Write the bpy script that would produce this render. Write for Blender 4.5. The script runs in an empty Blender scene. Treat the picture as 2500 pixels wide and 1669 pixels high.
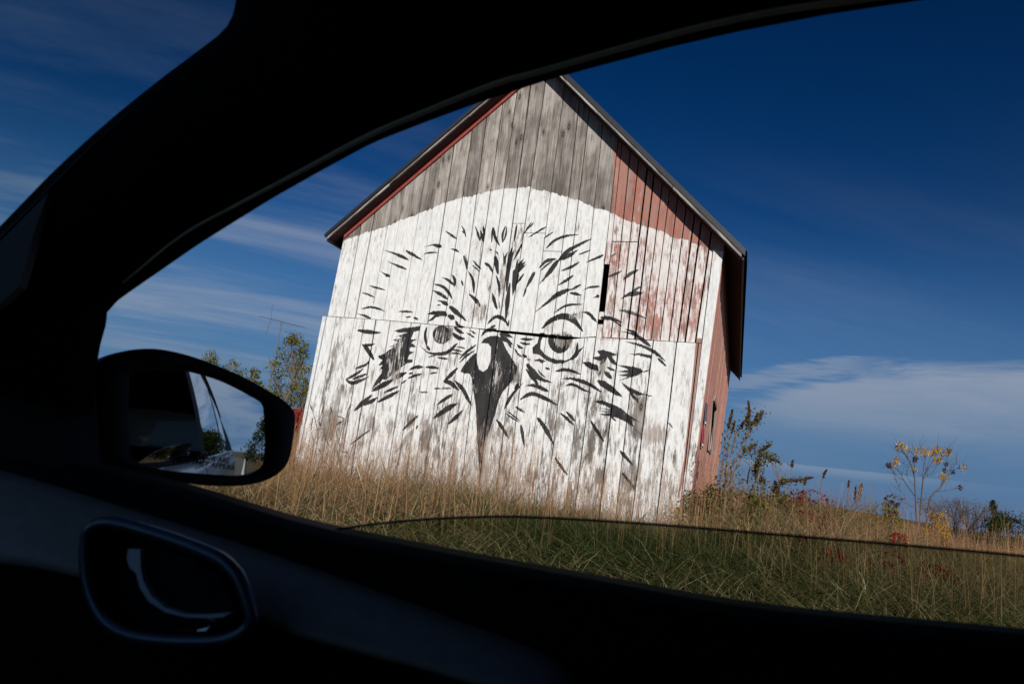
import bpy, bmesh, math, random
import numpy as np
from mathutils import Vector, Matrix

# ------------------------------------------------------------------ camera, sky, sun, exposure
SC = bpy.context.scene
random.seed(7); RNG = np.random.default_rng(7)
W, H, FPX = 2500.0, 1669.0, 2500.0 * 24 / 36
PITCH, ROLL, EYE = math.radians(9.46), math.radians(7.1), 1.12
Fw = np.array([0, math.cos(PITCH), math.sin(PITCH)])
R0 = np.array([1.0, 0, 0]); U0 = np.array([0, -math.sin(PITCH), math.cos(PITCH)])
Rt = math.cos(ROLL) * R0 + math.sin(ROLL) * U0
Up = -math.sin(ROLL) * R0 + math.cos(ROLL) * U0
CAM = np.array([0, 0, EYE])
cd = bpy.data.cameras.new('camera'); cam = bpy.data.objects.new('camera', cd)
SC.collection.objects.link(cam)
cam.matrix_world = Matrix(((Rt[0], Up[0], -Fw[0], 0), (Rt[1], Up[1], -Fw[1], 0), (Rt[2], Up[2], -Fw[2], EYE), (0, 0, 0, 1)))
cd.sensor_width = 36; cd.lens = 24; cd.clip_start = 0.02; cd.clip_end = 6000
cd.dof.use_dof = True; cd.dof.focus_distance = 11.5; cd.dof.aperture_fstop = 13.0
SC.camera = cam

# barn facade frame: origin A, u along the gable wall (to the right), n out of it
FA = np.array([-3.3221, 12.0306, 0.0]); FU = np.array([0.94062, -0.33947, 0]); FN = np.array([-0.33947, -0.94062, 0])
SUN_EL = math.radians(23.5); th = math.radians(25.6)
sh = math.sin(th) * FU + math.cos(th) * FN
SUN = np.array([sh[0] * math.cos(SUN_EL), sh[1] * math.cos(SUN_EL), math.sin(SUN_EL)])

def NODE(nt, typ, ins=None, **kw):
    n = nt.nodes.new(typ)
    for k, v in kw.items(): setattr(n, k, v)
    for k, v in (ins or {}).items():
        s = n.inputs[k]
        if isinstance(v, bpy.types.NodeSocket): nt.links.new(v, s)
        else: s.default_value = v
    return n
def MATH(nt, op, a, b=0.5, c=0.5, clamp=False):
    n = nt.nodes.new('ShaderNodeMath'); n.operation = op; n.use_clamp = clamp
    for i, v in enumerate((a, b, c)):
        if isinstance(v, bpy.types.NodeSocket): nt.links.new(v, n.inputs[i])
        else: n.inputs[i].default_value = v
    return n.outputs[0]
def MIX(nt, f, a, b, mode='MIX'):
    n = nt.nodes.new('ShaderNodeMix'); n.data_type = 'RGBA'; n.blend_type = mode
    for i, v in ((0, f), (6, a), (7, b)):
        if isinstance(v, bpy.types.NodeSocket): nt.links.new(v, n.inputs[i])
        else: n.inputs[i].default_value = v if i == 0 else (*v[:3], 1)
    return n.outputs[2]
def MAPR(nt, v, a, b, c=0.0, d=1.0, smooth=True):
    n = nt.nodes.new('ShaderNodeMapRange'); n.clamp = True
    n.interpolation_type = 'SMOOTHSTEP' if smooth else 'LINEAR'
    for i, x in enumerate((v, a, b, c, d)):
        if isinstance(x, bpy.types.NodeSocket): nt.links.new(x, n.inputs[i])
        else: n.inputs[i].default_value = x
    return n.outputs[0]
def XYZ(nt, x, y, z):
    n = nt.nodes.new('ShaderNodeCombineXYZ')
    for i, v in enumerate((x, y, z)):
        if isinstance(v, bpy.types.NodeSocket): nt.links.new(v, n.inputs[i])
        else: n.inputs[i].default_value = v
    return n.outputs[0]
def NOISE(nt, vec, scale=1, detail=3, rough=0.55, dist=0.0):
    n = NODE(nt, 'ShaderNodeTexNoise', {'Vector': vec, 'Scale': scale, 'Detail': detail, 'Roughness': rough, 'Distortion': dist})
    return n.outputs[0]
def RAMP(nt, f, stops):
    n = nt.nodes.new('ShaderNodeValToRGB'); nt.links.new(f, n.inputs[0]); e = n.color_ramp.elements
    while len(e) < len(stops): e.new(0.5)
    for el, (p, c) in zip(e, stops): el.position = p; el.color = (*c, 1)
    return n.outputs[0]

world = bpy.data.worlds.new('World'); SC.world = world; world.use_nodes = True
wt = world.node_tree; wt.nodes.clear()
sky = NODE(wt, 'ShaderNodeTexSky', sky_type='NISHITA')
sky.sun_disc = False; sky.sun_elevation = SUN_EL; sky.sun_rotation = math.atan2(SUN[0], SUN[1])
sky.altitude = 300; sky.air_density = 1.0; sky.dust_density = 0.25; sky.ozone_density = 2.5
tc = NODE(wt, 'ShaderNodeTexCoord'); sp = NODE(wt, 'ShaderNodeSeparateXYZ', {0: tc.outputs['Generated']})
dx, dy, dz = sp.outputs
az = MATH(wt, 'MULTIPLY', MATH(wt, 'ARCTAN2', dx, dy), 57.2958)
el = MATH(wt, 'MULTIPLY', MATH(wt, 'ARCSINE', dz), 57.2958)
SKYS = 0.095
sc1 = NODE(wt, 'ShaderNodeVectorMath', {0: sky.outputs[0]}, operation='SCALE'); sc1.inputs['Scale'].default_value = SKYS
# deep polarised blue: the whole sky gets one contrast curve
skyc = NODE(wt, 'ShaderNodeGamma', {'Color': sc1.outputs[0], 'Gamma': 1.62}).outputs[0]
skyc = NODE(wt, 'ShaderNodeHueSaturation', {'Color': skyc, 'Saturation': 1.16, 'Value': 0.66, 'Hue': 0.505}).outputs[0]
skyc = MIX(wt, MAPR(wt, el, 22, 2, 0, 0.9), skyc, (.062, .155, .335))
sc2 = NODE(wt, 'ShaderNodeVectorMath', {0: skyc}, operation='SCALE'); sc2.inputs['Scale'].default_value = 1 / SKYS
skyc = sc2.outputs[0]
hh = MATH(wt, 'ADD', dz, 0.09)
pu = MATH(wt, 'DIVIDE', dx, hh); pv = MATH(wt, 'DIVIDE', dy, hh)
# high thin cirrus drawn out in streaks
ang = 0.35
su = MATH(wt, 'ADD', MATH(wt, 'MULTIPLY', pu, math.cos(ang)), MATH(wt, 'MULTIPLY', pv, math.sin(ang)))
sv = MATH(wt, 'SUBTRACT', MATH(wt, 'MULTIPLY', pv, math.cos(ang)), MATH(wt, 'MULTIPLY', pu, math.sin(ang)))
cir = NOISE(wt, XYZ(wt, MATH(wt, 'MULTIPLY', su, 0.30), MATH(wt, 'MULTIPLY', sv, 1.1), 3.3), 1.0, 9, 0.62, 0.5)
big = NOISE(wt, XYZ(wt, MATH(wt, 'MULTIPLY', pu, 0.22), MATH(wt, 'MULTIPLY', pv, 0.22), 9.1), 1.0, 2, 0.5)
leftness = MAPR(wt, az, 4, -16, 0.0, 1.0)
cirm = MATH(wt, 'MULTIPLY', MAPR(wt, cir, 0.38, 0.72), MAPR(wt, MATH(wt, 'ADD', big, MATH(wt, 'MULTIPLY', leftness, 0.22)), 0.45, 0.72))
cirm = MATH(wt, 'MULTIPLY', MATH(wt, 'MULTIPLY', cirm, MAPR(wt, leftness, 0, 1, 0.28, 1.0, False)), MAPR(wt, el, 32, 9, 0.10, 0.85))
# the broad bank of thin cloud low in the sky
edge = NOISE(wt, XYZ(wt, MATH(wt, 'MULTIPLY', az, 0.075), MATH(wt, 'MULTIPLY', el, 0.42), 1.7), 1.0, 8, 0.62, 0.4)
topl = MAPR(wt, az, 17, 30, 6.0, 10.6)
d_top = MATH(wt, 'SUBTRACT', MATH(wt, 'ADD', topl, MATH(wt, 'MULTIPLY', MATH(wt, 'SUBTRACT', edge, 0.5), 5.5)), el)
bank = MATH(wt, 'MULTIPLY', MAPR(wt, d_top, -0.35, 1.5), MAPR(wt, MATH(wt, 'ADD', el, MATH(wt, 'MULTIPLY', edge, 3.0)), 3.0, 8.8))
bank = MATH(wt, 'MULTIPLY', bank, MATH(wt, 'MULTIPLY', MAPR(wt, az, 11, 24), MAPR(wt, az, 75, 50)))
bank = MATH(wt, 'MULTIPLY', bank, MAPR(wt, edge, 0.25, 0.6, 0.7, 1.0))
# a thin strand of cirrus above the bank's left end
stn = NOISE(wt, XYZ(wt, MATH(wt, 'MULTIPLY', az, 0.16), MATH(wt, 'MULTIPLY', el, 1.9), 7.7), 1.0, 7, 0.62, 0.3)
sd = MATH(wt, 'ABSOLUTE', MATH(wt, 'SUBTRACT', el, MATH(wt, 'ADD', 4.35, MATH(wt, 'MULTIPLY', az, 0.195))))
strand = MATH(wt, 'MULTIPLY', MAPR(wt, MATH(wt, 'SUBTRACT', sd, MATH(wt, 'MULTIPLY', MATH(wt, 'SUBTRACT', stn, 0.42), 3.2)), 0.75, -0.1), MATH(wt, 'MULTIPLY', MAPR(wt, az, 12, 20), MAPR(wt, az, 31, 25)))
bank = MATH(wt, 'MAXIMUM', bank, MATH(wt, 'MULTIPLY', strand, 0.62))
# a second bank behind the car, seen in the wing mirror
e2 = NOISE(wt, XYZ(wt, MATH(wt, 'MULTIPLY', az, 0.07), MATH(wt, 'MULTIPLY', el, 0.2), 6.2), 1.0, 7, 0.6, 0.3)
bank2 = MATH(wt, 'MULTIPLY', MAPR(wt, e2, 0.36, 0.56), MATH(wt, 'MULTIPLY', MAPR(wt, az, 60, 80), MAPR(wt, el, 48, 25)))
# contrail
wob = NOISE(wt, XYZ(wt, MATH(wt, 'MULTIPLY', az, 2.2), MATH(wt, 'MULTIPLY', el, 2.2), 0.4), 1.0, 5, 0.7)
cel = MATH(wt, 'ADD', MAPR(wt, az, 18, 40, 1.95, 2.0, False), MATH(wt, 'MULTIPLY', MATH(wt, 'SUBTRACT', wob, 0.5), 0.12))
dist = MATH(wt, 'SUBTRACT', el, cel)
trail = MATH(wt, 'MULTIPLY', MAPR(wt, dist, 0.20, 0.08), MAPR(wt, dist, -0.75, 0.05))
trail = MATH(wt, 'MULTIPLY', trail, MATH(wt, 'MULTIPLY', MAPR(wt, az, 17.5, 20.5), MAPR(wt, az, 37, 27, 0.15, 1.0)))
cl = MATH(wt, 'MAXIMUM', MATH(wt, 'MAXIMUM', cirm, bank), MATH(wt, 'MAXIMUM', trail, MATH(wt, 'MULTIPLY', bank2, 0.85)))
cl = MATH(wt, 'MULTIPLY', cl, MAPR(wt, el, -0.5, 0.6))
cloudc = MIX(wt, MAPR(wt, el, 2, 12), (1.75, 2.6, 3.9), (2.75, 3.35, 4.45))
col = MIX(wt, cl, skyc, cloudc)
bg = NODE(wt, 'ShaderNodeBackground', {'Color': col, 'Strength': 0.095})
wo = NODE(wt, 'ShaderNodeOutputWorld', {'Surface': bg.outputs[0]})

sl = bpy.data.lights.new('sun', 'SUN'); sl.energy = 4.3; sl.angle = math.radians(0.53); sl.color = (1.0, 0.955, 0.885)
so = bpy.data.objects.new('sun', sl); SC.collection.objects.link(so)
so.rotation_euler = Vector(SUN.tolist()).to_track_quat('Z', 'Y').to_euler(); so.location = (0, -20, 30)
SC.view_settings.view_transform = 'Standard'; SC.view_settings.look = 'None'
SC.view_settings.exposure = 0.0; SC.view_settings.gamma = 1.0; SC.view_settings.use_curve_mapping = False
SC.cycles.max_bounces = 8; SC.cycles.transparent_max_bounces = 12

# ------------------------------------------------------------------ helpers
COL = SC.collection
def ray(x, y): return Fw + Rt * (x - W / 2) / FPX - Up * (y - H / 2) / FPX
def on_facade(x, y, off=0.0):
    d = ray(x, y); t = ((FA + FN * off - CAM) @ FN) / (d @ FN); P = CAM + d * t
    return float((P - FA) @ FU), float(P[2])
SKEW = 0.012   # the old frame is a little out of square
FNS = FN + FU * SKEW
def fpt(u, z, n=0.0): p = FA + FU * (u + SKEW * min(n + .35, 0.0)) + FN * n; return (p[0], p[1], z)
def at_y(x, y, Y): d = ray(x, y); t = Y / d[1]; return CAM + d * t
def at_plane(x, y, P, nrm):
    d = ray(x, y); t = ((np.array(P) - CAM) @ nrm) / (d @ nrm); return CAM + d * t

def tag(o, label=None, cat=None, group=None, kind=None):
    for k, v in (('label', label), ('category', cat), ('group', group), ('kind', kind)):
        if v: o[k] = v
    return o
def empty(name, loc, **kw):
    o = bpy.data.objects.new(name, None); COL.objects.link(o); o.location = [float(v) for v in loc]; o.empty_display_size = 0.2
    return tag(o, **kw)
def org_of(p):
    v = np.zeros(3)
    while p is not None: v = v + np.array(p.location); p = p.parent
    return v
def mk(name, V, F, m, parent=None, smooth=False, col=None, uv=None, **kw):
    V = np.asarray(V, dtype=np.float64).reshape(-1, 3); V = V - org_of(parent)
    me = bpy.data.meshes.new(name)
    if isinstance(F, np.ndarray):
        k = F.shape[1]
        me.vertices.add(len(V)); me.vertices.foreach_set('co', V.astype(np.float32).ravel())
        me.loops.add(F.size); me.loops.foreach_set('vertex_index', F.astype(np.int32).ravel())
        me.polygons.add(len(F)); me.polygons.foreach_set('loop_start', np.arange(0, F.size, k, dtype=np.int32))
        me.update(calc_edges=True)
    else:
        me.from_pydata(V.tolist(), [], F); me.update()
    if col is not None:
        a = me.color_attributes.new('Col', 'FLOAT_COLOR', 'POINT')
        c = np.ones((len(V), 4), np.float32); c[:, :3] = col; a.data.foreach_set('color', c.ravel())
    if uv is not None:
        l = me.uv_layers.new(name='UVMap'); vi = np.empty(len(me.loops), np.int32); me.loops.foreach_get('vertex_index', vi)
        l.data.foreach_set('uv', np.asarray(uv, np.float32)[vi].ravel())
    if smooth: me.polygons.foreach_set('use_smooth', np.ones(len(me.polygons), bool))
    me.materials.append(m); me.validate()
    o = bpy.data.objects.new(name, me); COL.objects.link(o)
    if parent is not None: o.parent = parent
    return tag(o, **kw)
class MB:
    def __init__(s): s.V = []; s.F = []
    def add(s, V, F):
        b = len(s.V); s.V += [tuple(map(float, v)) for v in V]; s.F += [tuple(i + b for i in f) for f in F]; return s
    def prism(s, ring0, ring1):
        n = len(ring0); F = [tuple(range(n))[::-1], tuple(range(n, 2 * n))]
        F += [(i, (i + 1) % n, n + (i + 1) % n, n + i) for i in range(n)]
        return s.add(list(ring0) + list(ring1), F)
    def box(s, c, a, b, d):
        c, a, b, d = (np.array(q, float) for q in (c, a, b, d))
        return s.prism([c - a - b - d, c + a - b - d, c + a + b - d, c - a + b - d], [c - a - b + d, c + a - b + d, c + a + b + d, c - a + b + d])
    def tube(s, P, r, k=6, cap=True):
        P = np.array(P, float); n = len(P); r = np.broadcast_to(np.array(r, float), (n,)); b = len(s.V)
        t = np.gradient(P, axis=0); t /= np.linalg.norm(t, axis=1)[:, None] + 1e-9
        ref = np.array([0.31, 0.2, 0.93]);
        if abs(t[0] @ ref) > 0.95: ref = np.array([1.0, 0, 0])
        for i in range(n):
            a = np.cross(t[i], ref); a /= np.linalg.norm(a); c = np.cross(t[i], a)
            for j in range(k):
                w = 2 * math.pi * j / k; s.V.append(tuple(P[i] + r[i] * (math.cos(w) * a + math.sin(w) * c)))
        for i in range(n - 1):
            for j in range(k): s.F.append((b + i * k + j, b + i * k + (j + 1) % k, b + (i + 1) * k + (j + 1) % k, b + (i + 1) * k + j))
        if cap: s.F += [tuple(b + j for j in range(k))[::-1], tuple(b + (n - 1) * k + j for j in range(k))]
        return s
    def loft(s, rails, close=False):
        b = len(s.V); m = len(rails[0])
        for r in rails: s.V += [tuple(map(float, p)) for p in r]
        k = len(rails)
        for i in range(k - 1 + (1 if close else 0)):
            for j in range(m - 1): s.F.append((b + i * m + j, b + i * m + j + 1, b + ((i + 1) % k) * m + j + 1, b + ((i + 1) % k) * m + j))
        return s
    def build(s, name, m, parent=None, smooth=False, **kw): return mk(name, s.V, s.F, m, parent, smooth, **kw)
def catmull(P, n=8):
    P = np.array(P, float); Q = np.vstack([2 * P[0] - P[1], P, 2 * P[-1] - P[-2]]); out = []
    for i in range(1, len(Q) - 2):
        for k in range(n):
            t = k / n; a, b, c, d = Q[i - 1:i + 3]
            out.append(0.5 * ((2 * b) + (c - a) * t + (2 * a - 5 * b + 4 * c - d) * t * t + (3 * b - a - 3 * c + d) * t ** 3))
    out.append(P[-1]); return np.array(out)
def resample(P, n):
    P = np.array(P, float); d = np.r_[0, np.cumsum(np.linalg.norm(np.diff(P, axis=0), axis=1))]; q = np.linspace(0, d[-1], n)
    return np.stack([np.interp(q, d, P[:, k]) for k in range(P.shape[1])], 1)

def MATN(name):
    m = bpy.data.materials.new(name); m.use_nodes = True; nt = m.node_tree; nt.nodes.clear()
    o = nt.nodes.new('ShaderNodeOutputMaterial'); return m, nt, o
def simple(name, c, rough=0.7, metal=0.0, var=0.15, scale=20.0, spec=0.5, bump=0.0, coat=0.0):
    m, nt, o = MATN(name); t = NODE(nt, 'ShaderNodeTexCoord'); nz = NOISE(nt, t.outputs['Object'], scale, 4, 0.6)
    k = MAPR(nt, nz, 0.3, 0.7, 1 - var, 1 + var, False); cc = NODE(nt, 'ShaderNodeVectorMath', {0: (*c, )}, operation='SCALE'); nt.links.new(k, cc.inputs['Scale'])
    p = NODE(nt, 'ShaderNodeBsdfPrincipled', {'Base Color': cc.outputs[0], 'Roughness': rough, 'Metallic': metal, 'Specular IOR Level': spec, 'Coat Weight': coat})
    if bump: b = NODE(nt, 'ShaderNodeBump', {'Height': nz, 'Strength': bump, 'Distance': 0.003}); nt.links.new(b.outputs[0], p.inputs['Normal'])
    nt.links.new(p.outputs[0], o.inputs[0]); return m
def leafmat(name, trans=0.35, rough=0.6):
    m, nt, o = MATN(name); a = NODE(nt, 'ShaderNodeAttribute', attribute_name='Col')
    d = NODE(nt, 'ShaderNodeBsdfDiffuse', {'Color': a.outputs[0], 'Roughness': rough}); t = NODE(nt, 'ShaderNodeBsdfTranslucent', {'Color': a.outputs[0]})
    mx = NODE(nt, 'ShaderNodeMixShader', {0: trans, 1: d.outputs[0], 2: t.outputs[0]}); nt.links.new(mx.outputs[0], o.inputs[0]); return m

# ------------------------------------------------------------------ ground
def sstep(x): x = np.clip(x, 0, 1); return x * x * (3 - 2 * x)
def ground_z(x, y):
    x = np.asarray(x, float); y = np.asarray(y, float)
    z = 0.24 * sstep((y - 2.0) / 5.0) + 0.05 * np.sin(x * 0.9 + 1.3) * np.cos(y * 0.7) * sstep((y - 2) / 4)
    azg = np.degrees(np.arctan2(x, np.maximum(y, .1)))
    z = z - 0.0150 * np.clip(y - 11.5, 0, 4000) * sstep((azg - 9) / 9) * (y > 11.5) - 0.019 * np.clip(y - 11.5, 0, 4000) * sstep((azg - 27) / 10)
    z = z - 0.25 * np.exp(-((y - 2.3) / 0.8) ** 2)
    z = z + 0.30 * np.exp(-(((x - 4.6) / 2.0) ** 2 + ((y - 10.6) / 1.6) ** 2))
    return z
gm, nt, o = MATN('soil')
t = NODE(nt, 'ShaderNodeTexCoord'); g1 = NOISE(nt, t.outputs['Object'], 3.0, 8, 0.65); g2 = NOISE(nt, t.outputs['Object'], 0.15, 4, 0.6)
cc = MIX(nt, MAPR(nt, g2, 0.4, 0.6), RAMP(nt, g1, [(0.3, (.045, .034, .02)), (0.6, (.11, .08, .045)), (0.8, (.17, .13, .075))]), RAMP(nt, g1, [(0.3, (.03, .035, .014)), (0.7, (.09, .085, .04))]))
p = NODE(nt, 'ShaderNodeBsdfPrincipled', {'Base Color': cc, 'Roughness': 0.95, 'Specular IOR Level': 0.1}); nt.links.new(p.outputs[0], o.inputs[0])
gx = np.unique(np.r_[-1500, -700, -300, -150, np.linspace(-90, 90, 121), 150, 300, 700, 1500]); gy = np.unique(np.r_[-1500, -500, -200, -90, np.linspace(-40, 100, 141), 160, 300, 700, 1500, 3000])
XX, YY = np.meshgrid(gx, gy); ZZ = ground_z(XX, YY); nx, ny = len(gx), len(gy)
idx = np.arange(nx * ny).reshape(ny, nx); GF = np.stack([idx[:-1, :-1], idx[:-1, 1:], idx[1:, 1:], idx[1:, :-1]], -1).reshape(-1, 4)
mk('ground', np.stack([XX, YY, ZZ], -1).reshape(-1, 3), GF, gm, smooth=True, kind='structure')

# car axes: B towards the rear, N out through the passenger door
CA = math.radians(17); CB = np.array([math.cos(CA), -math.sin(CA), 0]); CN = np.array([math.sin(CA), math.cos(CA), 0])
def cp(s, n, z): p = CB * s + CN * n; return np.array([p[0], p[1], z])
am = simple('asphalt', (.055, .053, .05), 0.9, var=0.3, scale=60, bump=0.3)
mb = MB(); mb.box(cp(0, -2.2, -0.03), CB * 60, CN * 3.0, (0, 0, 0.06)); mb.build('road', am, kind='structure')
lm = simple('road_paint', (.7, .69, .64), 0.8, var=0.25, scale=30)
mb = MB(); mb.box(cp(0, 0.66, 0.034), CB * 60, CN * 0.06, (0, 0, 0.002)); mb.build('road_marking', lm, kind='structure')

# ------------------------------------------------------------------ mural on the gable: paint mask (computed here)
MN, MSZ, MU0, MZ0 = 2048, 8.4, -0.75, -0.25
mask = np.zeros((MN, MN, 4), np.float32)
CR = {'c1': (780, 160, 3.015), 'c2': (1300, 160, 2.8), 'c3': (720, 520, 3.92), 'c4': (1080, 520, 3.92), 'c5': (1380, 520, 3.267),
      'c6': (720, 760, 3.92), 'c7': (1080, 760, 3.92), 'c8': (1380, 740, 3.92), 'd': (700, 900, 4.612), 'e': (1180, 900, 4.126), 'r5': (1400, 900, 3.137), 's': (0, 0, 1)}
def src(c, p): a = CR[c]; return (a[0] + p[0] / a[2], a[1] + p[1] / a[2])
def mpix(c, P): return np.array([[(u - MU0) / MSZ * MN, (z - MZ0) / MSZ * MN] for u, z in (on_facade(*src(c, p)) for p in P)])
def fill(poly, ch, val=1.0, mode='max'):
    x0, y0 = np.maximum(np.floor(poly.min(0)).astype(int) - 1, 0); x1, y1 = np.minimum(np.ceil(poly.max(0)).astype(int) + 2, MN)
    if x1 <= x0 or y1 <= y0: return
    cov = np.zeros((y1 - y0, x1 - x0), np.float32)
    ex0, ey0 = poly[:, 0], poly[:, 1]; ex1, ey1 = np.roll(ex0, -1), np.roll(ey0, -1)
    X = np.arange(x0, x1)
    for sy in (0.17, 0.5, 0.83):
        for j in range(y0, y1):
            y = j + sy; c = ((ey0 <= y) & (ey1 > y)) | ((ey1 <= y) & (ey0 > y))
            if not c.any(): continue
            xs = np.sort(ex0[c] + (y - ey0[c]) * (ex1[c] - ex0[c]) / (ey1[c] - ey0[c]))
            row = cov[j - y0]
            for a, b in zip(xs[::2], xs[1::2]): row += np.clip(np.minimum(b, X + 1) - np.maximum(a, X), 0, 1) / 3
    reg = mask[y0:y1, x0:x1, ch]
    if mode == 'max': np.maximum(reg, cov * val, out=reg)
    else: reg *= (1 - cov * val)
def P(c, pts, ch=0, val=1.0, mode='max', smooth=False):
    q = mpix(c, pts)
    if smooth: q = catmull(np.vstack([q, q[:1]]), 6)[:-1]
    fill(q, ch, val, mode)
def S(c, pts, w, pk=0.5, val=1.0, blunt=0.72):
    q = mpix(c, pts); e = mpix(c, [(pts[0][0] + 10, pts[0][1])]); sc = np.linalg.norm(e[0] - q[0]) / 10
    m = catmull(q, 10); d = np.r_[0, np.cumsum(np.linalg.norm(np.diff(m, axis=0), axis=1))]; tt = d / d[-1]
    a = math.log(0.5) / math.log(min(max(pk, .08), .92)); wd = np.sin(math.pi * np.clip(tt, 0, 1) ** a) ** blunt * w * sc * 0.5
    wd = wd * (1 + 0.08 * np.sin(tt * 13 + w)) + 0.75
    tg = np.gradient(m, axis=0); tg /= np.linalg.norm(tg, axis=1)[:, None] + 1e-9; nm = np.stack([-tg[:, 1], tg[:, 0]], 1)
    fill(np.vstack([m + nm * wd[:, None], (m - nm * wd[:, None])[::-1]]), 0, val)

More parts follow.
